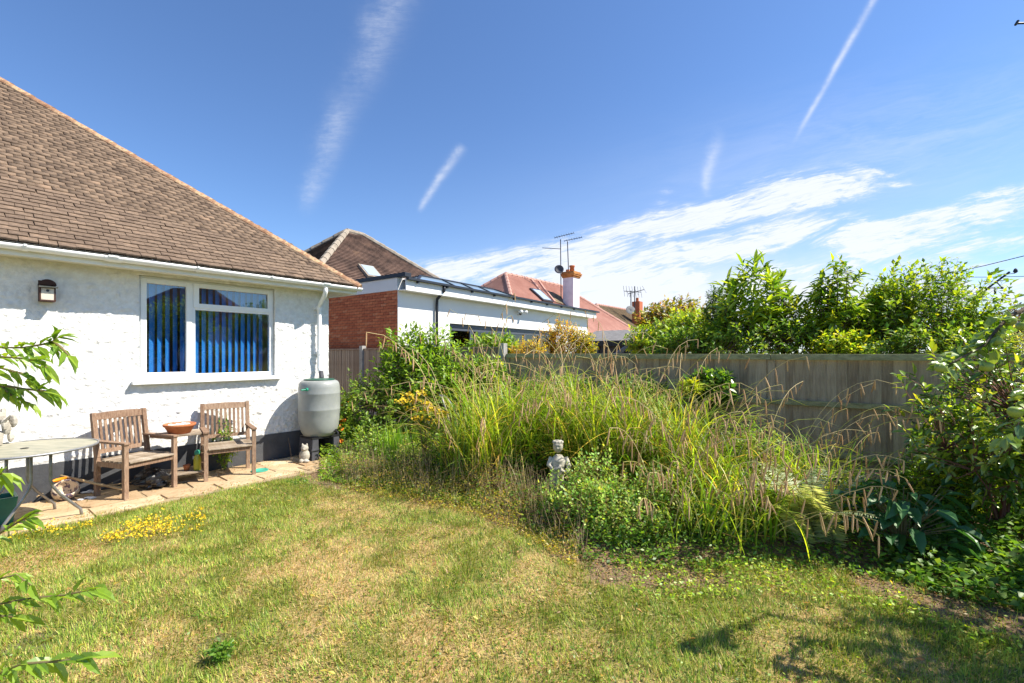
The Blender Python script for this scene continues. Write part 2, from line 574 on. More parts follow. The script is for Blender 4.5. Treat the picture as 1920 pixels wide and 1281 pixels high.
def np_obj(name, V, F, m, parent=None, loc=None, col=None, rnd=None, smooth=False, label=None, cat=None, group=None, kind=None):
    """triangle or quad mesh from arrays"""
    if loc is None:
        loc = ORG[parent] if parent is not None else Vector((0, 0, 0))
    V = np.asarray(V, np.float32) - np.array(loc, np.float32)
    F = np.asarray(F, np.int32)
    k = F.shape[1]
    me = bpy.data.meshes.new(name)
    me.vertices.add(len(V))
    me.vertices.foreach_set('co', V.ravel())
    me.loops.add(F.size)
    me.loops.foreach_set('vertex_index', F.ravel())
    me.polygons.add(len(F))
    me.polygons.foreach_set('loop_start', np.arange(0, F.size, k, dtype=np.int32))
    me.polygons.foreach_set('loop_total', np.full(len(F), k, np.int32))
    if smooth:
        me.polygons.foreach_set('use_smooth', np.ones(len(F), bool))
    me.update(calc_edges=True)
    if col is not None:
        a = me.attributes.new('Col', 'FLOAT_COLOR', 'POINT')
        c4 = np.ones((len(V), 4), np.float32)
        c4[:, :3] = col
        a.data.foreach_set('color', c4.ravel())
    if rnd is not None:
        a = me.attributes.new('rnd', 'FLOAT', 'POINT')
        a.data.foreach_set('value', np.asarray(rnd, np.float32))
    me.materials.append(m)
    o = bpy.data.objects.new(name, me)
    place(o, parent, loc)
    return tag(o, label, cat, group, kind)


def unit(a):
    return a / np.maximum(np.linalg.norm(a, axis=-1, keepdims=True), 1e-9)


T_LEAF = (np.array([[0, 0, 0], [.30, -.42, .06], [.42, 0, -.02], [.30, .42, .06], [.68, -.33, .01], [.72, 0, -.06], [.68, .33, .01], [1, 0, -.16]], np.float32),
          np.array([[0, 1, 2], [0, 2, 3], [1, 4, 5], [1, 5, 2], [2, 5, 6], [2, 6, 3], [4, 7, 5], [5, 7, 6]], np.int32))
T_MED = (np.array([[0, 0, 0], [.42, -.5, .07], [.46, 0, -.03], [.42, .5, .07], [1, 0, -.14]], np.float32),
         np.array([[0, 1, 2], [0, 2, 3], [1, 4, 2], [2, 4, 3]], np.int32))
T_SML = (np.array([[0, 0, 0], [.45, -.5, 0], [.45, .5, 0], [1, 0, -.05]], np.float32), np.array([[0, 1, 3], [0, 3, 2]], np.int32))
T_PET = (np.array([[-.5, -.5, 0], [.5, -.5, .08], [.5, .5, 0], [-.5, .5, .08]], np.float32), np.array([[0, 1, 2], [0, 2, 3]], np.int32))


def leaves_np(pos, d, n, ln, wd, col, T=T_MED, curl=1.0):
    pos, d, n = np.asarray(pos, np.float32), unit(np.asarray(d, np.float32)), np.asarray(n, np.float32)
    s = unit(np.cross(n, d))
    n = np.cross(d, s)
    tp, tf = T
    N, K = len(pos), len(tp)
    V = pos[:, None, :] + d[:, None, :] * (tp[None, :, 0:1] * ln[:, None, None]) + s[:, None, :] * (tp[None, :, 1:2] * wd[:, None, None]) \
        + n[:, None, :] * (tp[None, :, 2:3] * ln[:, None, None] * curl)
    F = tf[None] + (np.arange(N) * K)[:, None, None]
    C = np.repeat(col[:, None, :], K, 1)
    return V.reshape(-1, 3), F.reshape(-1, 3), C.reshape(-1, 3)


def prisms(P0, P1, r0, r1):
    """thin three-sided sticks"""
    P0, P1 = np.asarray(P0, np.float32), np.asarray(P1, np.float32)
    N = len(P0)
    d = unit(P1 - P0)
    a = unit(np.cross(d, np.array([.31, .17, .93])))
    b = np.cross(d, a)
    V = np.empty((N, 6, 3), np.float32)
    for k in range(3):
        an = 2 * math.pi * k / 3
        w = a * math.cos(an) + b * math.sin(an)
        V[:, k] = P0 + w * np.broadcast_to(np.asarray(r0, np.float32), (N,))[:, None]
        V[:, 3 + k] = P1 + w * np.broadcast_to(np.asarray(r1, np.float32), (N,))[:, None]
    t = np.array([[0, 1, 4], [0, 4, 3], [1, 2, 5], [1, 5, 4], [2, 0, 3], [2, 3, 5]], np.int32)
    return V.reshape(-1, 3), (t[None] + (np.arange(N) * 6)[:, None, None]).reshape(-1, 3)


def ramp_cols(n, cols, jit=.14, w=None):
    cols = np.array(cols, np.float32)
    i = rng.choice(len(cols), n, p=w)
    cols = cols * np.array([1.12, 1.15, .8], np.float32)
    return np.clip(cols[i] * (1 + rng.normal(0, jit, (n, 1))) * (1 + rng.normal(0, jit * .35, (n, 3))), .004, 1).astype(np.float32)


def vnoise(x, y, sc, seed):
    """smooth value noise 0..1"""
    r = np.random.default_rng(seed)
    g = r.random((96, 96)).astype(np.float32)
    u, v = x * sc + 40.3, y * sc + 40.7
    i, j = np.floor(u).astype(int), np.floor(v).astype(int)
    fu, fv = u - i, v - j
    fu, fv = fu * fu * (3 - 2 * fu), fv * fv * (3 - 2 * fv)
    i, j = i % 95, j % 95
    return (g[i, j] * (1 - fu) + g[i + 1, j] * fu) * (1 - fv) + (g[i, j + 1] * (1 - fu) + g[i + 1, j + 1] * fu) * fv


def fbm(x, y, sc, seed):
    return .5 * vnoise(x, y, sc, seed) + .3 * vnoise(x, y, sc * 2.3, seed + 1) + .2 * vnoise(x, y, sc * 5.1, seed + 2)


# ------------------------------------------------------------------ ground
EDGE_X = np.array([-2000, 0, 325, 560, 640, 760, 880, 960, 1040, 1100, 1250, 1450, 1560, 1640, 1720, 1800, 1920, 2400], float)
EDGE_Y = np.array([900, 900, 900, 893, 905, 925, 948, 975, 1020, 1052, 1068, 1062, 1066, 1082, 1100, 1128, 1150, 1230], float)


def edge_depth_np(X, Y):
    """depth of the far lawn edge in the direction of each ground point"""
    px = 960 + FPX * X / np.maximum(Y, .05)
    return CAM_H * FPX / (np.interp(px, EDGE_X, EDGE_Y) - HZ)


def hcoord(X, Y):
    rx, ry = X - H.o.x, Y - H.o.y
    return rx * H.ex.x + ry * H.ex.y, rx * H.ey.x + ry * H.ey.y


MB().add([(-600, -600, -.02), (600, -600, -.02), (600, 900, -.02), (-600, 900, -.02)], [(0, 1, 2, 3)]).build(
    'ground', mat('far_ground', (.10, .12, .04), (.20, .17, .08), .4, rough=1), kind='structure')

# the garden ground: turf base with gentle unevenness, the border soil rising a little towards the fence
m_turf, t = newmat('dry_turf')
_o = t.nodes.new('ShaderNodeOutputMaterial')
_p = t.nodes.new('ShaderNodeBsdfPrincipled')
_p.inputs['Roughness'].default_value = 1
_p.inputs['Specular IOR Level'].default_value = .05
_a = t.nodes.new('ShaderNodeAttribute')
_a.attribute_name = 'Col'
_n = t.nodes.new('ShaderNodeTexNoise')
_n.inputs['Scale'].default_value = 55
_n.inputs['Detail'].default_value = 6
_b = t.nodes.new('ShaderNodeBump')
_b.inputs['Strength'].default_value = .8
_b.inputs['Distance'].default_value = .015
_tc = t.nodes.new('ShaderNodeTexCoord')
t.links.new(_tc.outputs['Object'], _n.inputs['Vector'])
t.links.new(_n.outputs[0], _b.inputs['Height'])
t.links.new(_b.outputs[0], _p.inputs['Normal'])
_mx = t.nodes.new('ShaderNodeMix')
_mx.data_type = 'RGBA'
_mx.blend_type = 'MULTIPLY'
_mx.inputs[0].default_value = .6
_r = t.nodes.new('ShaderNodeValToRGB')
_r.color_ramp.elements[0].position = .3
_r.color_ramp.elements[0].color = (.45, .45, .45, 1)
_r.color_ramp.elements[1].position = .7
_r.color_ramp.elements[1].color = (1.2, 1.2, 1.2, 1)
t.links.new(_n.outputs[0], _r.inputs[0])
t.links.new(_a.outputs['Color'], _mx.inputs[6])
t.links.new(_r.outputs[0], _mx.inputs[7])
t.links.new(_mx.outputs[2], _p.inputs['Base Color'])
t.links.new(_p.outputs[0], _o.inputs[0])


def green_amount(X, Y):
    """0 parched, 1 green"""
    g = fbm(X, Y, .9, 11) * .75 + vnoise(X, Y, 4.0, 15) * .25
    s, n = hcoord(X, Y)
    g = g + .28 * np.exp(-((n - 1.35) / .45) ** 2)                    # greener by the paving
    g = g + .16 * (vnoise(X, Y, 8.5, 21) - .5) + .14 * (vnoise(X, Y, 15.0, 23) - .5)
    d = edge_depth_np(X, Y) - Y
    g = g + .22 * np.exp(-(d / .5) ** 2)                              # and along the border
    g = g + .14 * np.clip((X - .3) / 2.0, 0, 1)
    return np.clip((g - .38) / .30, 0, 1)


def soil_amount(X, Y):
    """bare patches"""
    d = edge_depth_np(X, Y) - Y
    a = np.exp(-((d - .12) / .28) ** 2) * fbm(X, Y, 2.2, 31)
    return np.clip((a - .36) / .14, 0, 1)


gxs, gys = np.meshgrid(np.arange(-7, 7.01, .06), np.arange(-1.5, 10.5, .06), indexing='ij')
gX, gY = gxs.ravel(), gys.ravel()
inside = gY > edge_depth_np(gX, gY)
rise = np.clip((gY - edge_depth_np(gX, gY)) / 1.2, 0, 1)
s_, n_ = hcoord(gX, gY)
rise = np.where((n_ < 1.3) | (gY < .3), 0, rise)
gZ = (fbm(gX, gY, 1.6, 3) - .5) * .05 * np.clip((n_ - .9) / .6, 0, 1) + rise * .10 - .008
gZ = np.where(n_ < 1.12, -.012, gZ)
ga = green_amount(gX, gY)[:, None]
turf = np.array([.44, .31, .145]) * (1 - ga) + np.array([.23, .22, .07]) * ga
so = np.maximum(soil_amount(gX, gY), np.where(inside, 1, 0))[:, None]
dirt = np.array([.22, .15, .095])
turf = turf * (1 - so) + dirt * so
nx, ny = gxs.shape
idx = np.arange(nx * ny).reshape(nx, ny)
GF = np.stack([idx[:-1, :-1].ravel(), idx[1:, :-1].ravel(), idx[1:, 1:].ravel(), idx[:-1, 1:].ravel()], 1)
np_obj('lawn_ground', np.stack([gX, gY, gZ], 1), GF, m_turf, col=turf, smooth=True, kind='structure')


def ground_z(X, Y):
    s, n = hcoord(X, Y)
    e = edge_depth_np(X, Y)
    r = np.clip((Y - e) / 1.2, 0, 1)
    r = np.where((n < 1.3) | (Y < .3), 0, r)
    z = (fbm(X, Y, 1.6, 3) - .5) * .05 * np.clip((n - .9) / .6, 0, 1) + r * .10 - .008
    return np.where(n < 1.12, -.012, z)


def gz1(x, y):
    return float(ground_z(np.array([x]), np.array([y]))[0])


# ------------------------------------------------------------------ paving by the house
patio = MB().prism([H.p(-6.5, .02, 0), H.p(1.0, .02, 0), H.p(1.6, 1.15, 0), H.p(-6.5, 1.12, 0)][::-1], -.05, .004)
patio_o = patio.build('patio', M['grit'], kind='structure')
srow = [0.03, .40, .78, 1.10]
for r_ in range(3):
    s0 = -5.6 + rng.uniform(0, .3)
    while s0 < 1.15:
        w = rng.uniform(.34, .62)
        n0, n1 = srow[r_] + .008, srow[r_ + 1] - .008
        if r_ == 2: n1 += rng.uniform(-.05, .10)
        s1 = s0 + w
        j = lambda: rng.uniform(-.018, .018)
        q = [(s0 + .01 + j(), n0 + abs(j())), (s1 - .01 + j(), n0 + abs(j())), (s1 - .01 + j(), n1 + j()), (s0 + .01 + j(), n1 + j())]
        # knock a corner off some stones
        if rng.random() < .5:
            k = rng.integers(0, 4)
            a, b, c = q[k - 1], q[k], q[(k + 1) % 4]
            f1, f2 = rng.uniform(.10, .3), rng.uniform(.10, .3)
            q[k:k + 1] = [(b[0] + (a[0] - b[0]) * f1, b[1] + (a[1] - b[1]) * f1), (b[0] + (c[0] - b[0]) * f2, b[1] + (c[1] - b[1]) * f2)]
        if s0 < .75 or r_ < 2:
            top = .014 + rng.uniform(-.004, .008)
            MB().prism([H.p(a, b, 0) for a, b in q][::-1], -.03, top).build('paving_stone', M['slab'], patio_o, loc=H.p((s0 + s1) / 2, (n0 + n1) / 2, 0), bevel=.005)
        s0 = s1 + rng.uniform(.0, .012)

# ------------------------------------------------------------------ our bungalow
house = empty('bungalow', H.p(0, 0, 0), 'white roughcast bungalow with brown tiled hip roof filling the left side', 'house')
WS0, WS1, WZ0, WZ1 = -2.509, -.870, 1.275, 2.585
# rear wall: roughcast relief as real geometry
gs = .0155
sa, za = np.arange(-5.2, 0 + 1e-6, gs), np.arange(.392, 2.637, gs)
SA, ZA = np.meshgrid(sa, za, indexing='ij')
rel = rng.random(SA.shape)
blur = lambda a: (a + np.roll(a, 1, 0) + np.roll(a, -1, 0) + np.roll(a, 1, 1) + np.roll(a, -1, 1)) / 5
rel = blur(rel)
lump = blur(np.where(rng.random(SA.shape) < .05, 1.0, 0)) + .7 * np.roll(blur(np.where(rng.random(SA.shape) < .03, 1.0, 0)), 1, 0)
OFF = (rel - .5) * .012 + lump * .034 + (fbm(SA.ravel(), ZA.ravel(), 1.0, 51).reshape(SA.shape) - .5) * .012
edgem = np.minimum(np.abs(SA - WS0), np.abs(SA - WS1))
VX = H.o.x + H.ex.x * SA + H.ey.x * OFF
VY = H.o.y + H.ex.y * SA + H.ey.y * OFF
idx = np.arange(SA.size).reshape(SA.shape)
fq = np.stack([idx[:-1, :-1].ravel(), idx[1:, :-1].ravel(), idx[1:, 1:].ravel(), idx[:-1, 1:].ravel()], 1)
cs, cz = SA[:-1, :-1].ravel() + gs / 2, ZA[:-1, :-1].ravel() + gs / 2
keep = ~((cs > WS0) & (cs < WS1) & (cz > WZ0) & (cz < WZ1))
np_obj('wall', np.stack([VX.ravel(), VY.ravel(), ZA.ravel()], 1), fq[keep], M['render'], house, smooth=True)
b = MB()
b.fbox(H, -9, -5.2, -.2, 0, .392, 2.62)                       # the wall further along
b.fbox(H, -.2, .0, -9, -.03, 0, 2.62)                         # right side
b.fbox(H, -9, -8.8, -9, -.2, 0, 2.62)
b.fbox(H, -9, 0, -9.2, -9, 0, 2.62)
# reveals of the window opening
b.fbox(H, WS0 - .08, WS0, -.2, -.012, WZ0 - .1, WZ1)
b.fbox(H, WS1, WS1 + .08, -.2, -.012, WZ0 - .1, WZ1)
b.fbox(H, WS0 - .08, WS1 + .08, -.2, -.012, WZ1, WZ1 + .03)
b.fbox(H, WS0 - .08, WS1 + .08, -.2, -.012, WZ0 - .12, WZ0 - .045)
b.build('outer_wall', M['render'], house)
MB().fbox(H, -9, .012, -.15, .014, -.1, .398).fbox(H, -.15, .012, -9, -.15, -.1, .398).build('plinth', M['plinth'], house)
# a plain room behind the window
MB().fbox(H, -4.5, -.21, -4.2, -4.1, 0, 2.6).fbox(H, -4.6, -4.5, -4.2, -.21, 0, 2.6).fbox(H, -4.5, -.21, -4.1, -.21, -.02, .02) \
    .fbox(H, -4.5, -.21, -4.1, -.21, 2.59, 2.61).fbox(H, -4.5, WS0 - .09, -.24, -.21, .02, 2.58).fbox(H, WS1 + .09, -.3, -.24, -.21, .02, 2.58) \
    .fbox(H, WS0 - .09, WS1 + .09, -.24, -.21, .02, WZ0 - .13).build('room_shell', M['room'], house)
# eaves
EO, EZ = .36, 2.735
MB().fbox(H, -9, .30, -.0, .30, 2.622, 2.640).fbox(H, .012, .30, -9, .0, 2.622, 2.640).build('soffit', M['soffit'], house)
MB().fbox(H, -9, .318, .30, .32, 2.60, 2.735).fbox(H, .30, .318, -9, .298, 2.60, 2.735).build('fascia', M['upvc_old'], house)
# gutter: half round with brackets and unions
gut = MB()
prof = [(math.cos(a), math.sin(a)) for a in np.linspace(math.pi, 2 * math.pi, 9)]
GO, GZ, GR = .378, 2.700, .054
for s0, s1 in ((-9, .36),):
    vs, fs = [], []
    for ss in (s0, s1):
        for rr in (GR, GR - .006):
            for c_, z_ in prof:
                vs.append(H.p(ss, GO + c_ * rr, GZ + z_ * rr))
    n9 = len(prof)
    for k in range(n9 - 1):
        fs.append((k, k + 1, 2 * n9 + k + 1, 2 * n9 + k))
        fs.append((n9 + k, 3 * n9 + k, 3 * n9 + k + 1, n9 + k + 1))
    fs += [(0, 2 * n9, 3 * n9, n9), (n9 - 1, 2 * n9 - 1, 4 * n9 - 1, 3 * n9 - 1)]
    gut.add(vs, fs)
    gut.add([H.p(s1 - .004, GO + c_ * GR, GZ + z_ * GR) for c_, z_ in prof], [tuple(range(n9))])
gut_o = gut.build('gutter', M['upvc'], house, smooth=True)
for ss, wd in ((-4.25, .02), (-3.5, .02), (-2.82, .075), (-2.0, .02), (-1.1, .02), (-.27, .09)):
    g = MB()
    vs = []
    for q in (ss - wd, ss + wd):
        vs += [H.p(q, GO + c_ * (GR + .007), GZ + z_ * (GR + .007)) for c_, z_ in prof]
    g.add(vs, [(k, k + 1, n9 + k + 1, n9 + k) for k in range(n9 - 1)])
    g.fbox(H, ss - wd * .6, ss + wd * .6, GO + GR - .003, GO + GR + .012, GZ - .012, GZ + .006)
    g.build('gutter_bracket', M['upvc'], gut_o)
# downpipe with swan neck, into the water butt
dpipe = MB().tube([H.p(-.27, GO, GZ - .05), H.p(-.27, GO, GZ - .13), H.p(-.255, .30, GZ - .20), H.p(-.225, .13, GZ - .30), H.p(-.215, .085, GZ - .36), H.p(-.215, .085, GZ - .44),
                   H.p(-.215, .085, 1.40), H.p(-.215, .10, 1.36), H.p(-.225, .16, 1.30)], .034, 12).build('downpipe', M['upvc'], house, smooth=True)
for z in (2.34, 1.62):
    MB().tube([H.p(-.215, .085, z - .03), H.p(-.215, .085, z + .03)], .042, 12).fbox(H, -.27, -.16, .0, .05, z - .02, z + .02).build('pipe_clip', M['upvc'], dpipe)
MB().tube([H.p(-.222, .15, 1.31), H.p(-.24, .20, 1.255), H.p(-.25, .22, 1.21)], .037, 10).build('pipe_shoe', M['black2'], dpipe)

# roof
PITCH = math.atan(.815)
tp = .815
cp, sp_ = math.cos(PITCH), math.sin(PITCH)


def rp(s, t, lift=0.0):
    """point on the rear roof slope: s along the eaves, t horizontal distance in from the eaves"""
    return H.p(s, EO - t, EZ + t * tp) + (H.ey * sp_ + UP * cp) * lift


TOPT = 5.0
rb = MB()
rb.add([rp(-9.3, 0, -.03), rp(.33, 0, -.03), rp(.33 - TOPT, TOPT, -.03), rp(-9.3, TOPT, -.03)], [(0, 1, 2, 3)])
e0, e1 = H.p(.33, EO, EZ - .03), H.p(.33, -9.4, EZ - .03)
top_ = rp(.33 - TOPT, TOPT, -.03)
rb.add([e0, e1, H.p(.33 - TOPT, -9.4 + TOPT, top_.z), top_], [(0, 1, 2, 3)])
roof_o = rb.build('roof', M['mortar'], house)
tiles = []
GA = .088
row = 0
while True:
    t0 = row * GA * cp
    if t0 > 4.9: break
    off = (.068 if row % 2 else 0) + float(np.random.default_rng(row).uniform(-.014, .014))
    s0 = .335 - t0 + .06
    k = 0
    while True:
        sc = .30 - off - k * .1395 - (0)
        k += 1
        if sc < -7.0: break
        if sc + .03 > .33 - t0: continue
        tiles.append((sc, t0))
    row += 1
tcent = [(rp(a, b + .04), a, b) for a, b in tiles]
def scr(p):
    return 960 + FPX * p.x / p.y, HZ - FPX * (p.z - CAM_H) / p.y
vis = []
hid = []
for p, a, b_ in tcent:
    x, y = scr(p)
    d = (p - Vector((0, 0, CAM_H))).length
    (vis if (-40 < x and y > -20) else hid).append((d, a, b_))
vis.sort()
tile_me = None
def tile_verts(a, b_, lift, skew, dl):
    w, l, th = .0675, .078, .019
    c = rp(a, b_ + l * cp * .82, .013 + lift)
    ux = H.ex
    us = (-H.ey * cp + UP * sp_)
    nn = H.ey * sp_ + UP * cp
    us = (us + nn * (-.125) + ux * skew).normalized()
    nn = ux.cross(us).normalized()
    return c, ux, us, nn, w, l, th
mb = MB()
c, ux, us, nn, w, l, th = tile_verts(0, 0, 0, 0, 0)
mb.box((0, 0, 0), ux * w, us * l, nn * (th / 2))
tile_me = bpy.data.meshes.new('roof_tile')
tile_me.from_pydata(mb.v, [], mb.f)
tile_me.materials.append(M['tile'])
NI = 300
for i, (d, a, b_) in enumerate(vis[:NI]):
    o = bpy.data.objects.new('roof_tile', tile_me)
    lift = abs(rng.normal(0, .0025))
    c, *_r5 = tile_verts(a + rng.normal(0, .003), b_ + rng.normal(0, .003), lift, 0, 0)
    place(o, roof_o, c)
    o.rotation_euler = (rng.normal(0, .012), rng.normal(0, .012), rng.normal(0, .012))
mb = MB()
rv = []
for d, a, b_ in vis[NI:] + hid:
    c, ux, us, nn, w, l, th = tile_verts(a + rng.normal(0, .003), b_ + rng.normal(0, .003), abs(rng.normal(0, .0025)), rng.normal(0, .012), 0)
    mb.box(c, ux * w, us * l, nn * (th / 2))
    rv += [rng.uniform(-.12, .12) if rng.random() > .025 else rng.choice([-.3, .45])] * 8
F4 = np.array(mb.f)
np_obj('upper_roof_tile', np.array(mb.v), F4, M['tile_s'], roof_o, rnd=rv, kind='stuff')
# hip tiles: half-round, bedded one over the next
hip_n = 0
L_ = 0.0
hd = (rp(.33 - 1, 1) - rp(.33, 0))
hl = hd.length
hd.normalize()
hside = hd.cross(UP).normalized()
hn = hside.cross(hd).normalized()
while L_ < hl * 4.9:
    p0 = rp(.33, 0, .01) + hd * (L_ - .03)
    p1 = p0 + hd * .40
    g = MB()
    vs = []
    for q, rr in ((p0, .105), (p1, .088)):
        for an in np.linspace(-.25, math.pi + .25, 9):
            vs.append(q + hside * (math.cos(an) * rr) + hn * (math.sin(an) * rr * .72 - .035))
    g.add(vs, [(k, k + 1, 9 + k + 1, 9 + k) for k in range(8)] + [tuple(range(9))[::-1]])
    g.build('hip_tile', M['hip'], roof_o, loc=p0)
    L_ += .335

# window
win = MB()
fo0, fo1 = -.115, -.045
FW = .062
win.fbox(H, WS0 + .004, WS0 + FW, fo0, fo1, WZ0, WZ1 - .004).fbox(H, WS1 - FW, WS1 - .004, fo0, fo1, WZ0, WZ1 - .004)
MU0, MU1 = -1.955, -1.892
win.fbox(H, MU0, MU1, fo0, fo1, WZ0 + FW, WZ1 - FW - .004)
win.fbox(H, WS0 + FW, WS1 - FW, fo0, fo1, WZ0, WZ0 + FW).fbox(H, WS0 + FW, WS1 - FW, fo0, fo1, WZ1 - FW - .004, WZ1 - .004)
win.fbox(H, MU1, WS1 - FW, fo0, fo1, 2.195, 2.245)
win_o = win.build('window', M['upvc'], house, bevel=.004)
panes = []


def sash(a0, a1, z0, z1, w, dep):
    g = MB()
    g.fbox(H, a0, a0 + w, fo1 - .03, fo1 + dep, z0, z1).fbox(H, a1 - w, a1, fo1 - .03, fo1 + dep, z0, z1)
    g.fbox(H, a0 + w, a1 - w, fo1 - .03, fo1 + dep, z0, z0 + w).fbox(H, a0 + w, a1 - w, fo1 - .03, fo1 + dep, z1 - w, z1)
    g.build('window_frame', M['upvc'], win_o, bevel=.004)


sash(WS0 + .028, MU0 + .02, WZ0 + .028, WZ1 - .03, .062, .014)
sash(MU1 - .02, WS1 - .028, 2.222, WZ1 - .03, .06, .014)
for a0, a1, z0, z1 in ((WS0 + .06, MU0, WZ0 + .06, WZ1 - .06), (MU1, WS1 - .06, 2.24, WZ1 - .06), (MU1, WS1 - FW, WZ0 + .05, 2.20)):
    MB().fbox(H, a0, a1, fo1 - .028, fo1 - .022, z0, z1).build('window_pane', M['glass'], win_o)
MB().fbox(H, WS0 - .07, WS1 + .07, -.10, .085, WZ0 - .052, WZ0 - .006).build('window_sill', M['upvc'], house, bevel=.006)
for i, ss in enumerate(np.arange(WS0 + .10, WS1 - .04, .0835)):
    an = R(-40 + rng.normal(0, 3))
    c = H.p(ss, -.215, (WZ0 + 2.5) / 2 + .02)
    MB().box(c, (H.ex * math.cos(an) + H.ey * math.sin(an)) * .0435, (H.ey * math.cos(an) - H.ex * math.sin(an)) * .0008, UP * .60).build('blind_slat', M['blind'], win_o, loc=c)
MB().fbox(H, WS0 + .03, WS1 - .03, -.19, -.15, 2.515, 2.55).build('blind_rail', M['upvc'], win_o)

# ------------------------------------------------------------------ nest box on the wall
bb = H.p(-3.31, 0, 2.28)
nest = empty('nest_box', H.p(-3.31, .01, 2.18), 'small domed wooden nest box fixed high on the white wall', 'nest box')
fr = Frame((bb.x, bb.y), H.ex, H.ey)
M['nestwood'] = mat('dark_brown_stain', (.035, .014, .010), (.07, .03, .02), 9, rough=.7)
M['nestfront'] = mat('peeling_cream_paint', (.22, .14, .09), (.62, .56, .46), 14, rough=.8, lo=.3, hi=.5)
MB().fbox(fr, -.062, .062, .012, .032, 2.17, 2.40).build('back_board', M['nestwood'], nest)
MB().fbox(fr, -.062, -.05, .032, .13, 2.185, 2.35).fbox(fr, .05, .062, .032, .13, 2.185, 2.35).fbox(fr, -.062, .062, .032, .145, 2.17, 2.185).build('side_board', M['nestwood'], nest)
MB().fbox(fr, -.05, .05, .112, .126, 2.185, 2.31).build('front_board', M['nestfront'], nest)
MB().tube([fr.p(0, .120, 2.285), fr.p(0, .1285, 2.285)], .013, 12).build('entrance_hole', M['black'], nest)
MB().fbox(fr, -.066, .078, .10, .155, 2.318, 2.332).build('perch_ledge', M['stone'], nest)
g = MB()
vs = []
for o_ in (.034, .14):
    for an in np.linspace(0, math.pi, 11):
        vs.append(fr.p(math.cos(an) * .068, o_, 2.345 + math.sin(an) * .062))
g.add(vs, [(k, k + 1, 12 + k, 11 + k) for k in range(10)] + [tuple(range(11)), tuple(range(11, 22))[::-1]])
g.build('domed_lid', M['nestwood'], nest)

# ------------------------------------------------------------------ water butt and stand
bc = H.p(-.385, .40, 0)
st = empty('butt_stand', bc, 'black plastic stand with open front under the water butt', 'stand')
fr = Frame((bc.x, bc.y), H.ex, H.ey)
for sx in (-1, 1):
    g = MB()
    a, b2 = sorted((sx * .235, sx * .12))
    g.add([fr.p(a, -.2, 0), fr.p(b2, -.2, 0), fr.p(b2, .22, 0), fr.p(a, .22, 0)] + [fr.p(a + .02 * (sx < 0) - 0, -.18, .33), fr.p(b2 - .02 * (sx > 0), -.18, .33), fr.p(b2 - .02 * (sx > 0), .2, .33), fr.p(a + .02 * (sx < 0), .2, .33)],
          [(0, 3, 2, 1), (4, 5, 6, 7), (0, 1, 5, 4), (1, 2, 6, 5), (2, 3, 7, 6), (3, 0, 4, 7)])
    g.build('stand_leg', M['black2'], st, bevel=.006)
    MB().fbox(fr, min(sx * .236, sx * .12), max(sx * .236, sx * .12), .205, .226, .165, .185).build('stand_rib', M['black2'], st)
MB().fbox(fr, -.12, .12, -.18, -.15, 0, .30).build('stand_back', M['black'], st)
MB().fbox(fr, -.22, .22, -.19, .205, .33, .352).build('stand_top', M['black'], st)
MB().tube([fr.p(.02, .18, .02), fr.p(.11, .19, .16)], .012, 6).build('stand_brace', M['concrete'], st)
wb = empty('water_butt', bc + UP * .352, 'grey green plastic water butt standing at the corner of the house', 'water butt')
MB().lathe(bc, [(.20, .353), (.225, .36), (.258, .42), (.28, .50), (.294, .62), (.299, .74), (.3012, .748), (.3012, .765), (.299, .772), (.301, .90), (.300, .985), (.3018, .993), (.3018, 1.01), (.299, 1.018), (.297, 1.09), (.288, 1.145), (.268, 1.18), (.235, 1.197), (.21, 1.20)], 48).build('barrel', M['butt'], wb, smooth=True)
MB().lathe(bc, [(.215, 1.196), (.222, 1.203), (.222, 1.213), (.20, 1.219), (.05, 1.222)], 40).build('lid', mat('dark_green_lid', (.02, .09, .055), rough=.4), wb, smooth=True)
tpz = .40
MB().tube([fr.p(.11, .235, .42), fr.p(.115, .30, .42), fr.p(.117, .325, .415), fr.p(.117, .335, .385)], .014, 8).fbox(fr, .10, .135, .27, .285, .43, .455).build('tap', M['black'], wb)
MB().tube([fr.p(-.26, .135, 1.075), fr.p(-.30, .16, 1.075)], .024, 10).tube([fr.p(-.30, .16, 1.075), fr.p(-.37, .17, 1.073)], .012, 8).build('hose_connector', M['greenpl'], wb)

# ------------------------------------------------------------------ companion seat: two armchairs with a table between
cs_o = empty('companion_seat', gp(300, 930), 'weathered wooden companion seat of two slatted armchairs joined by a small table', 'garden seat')


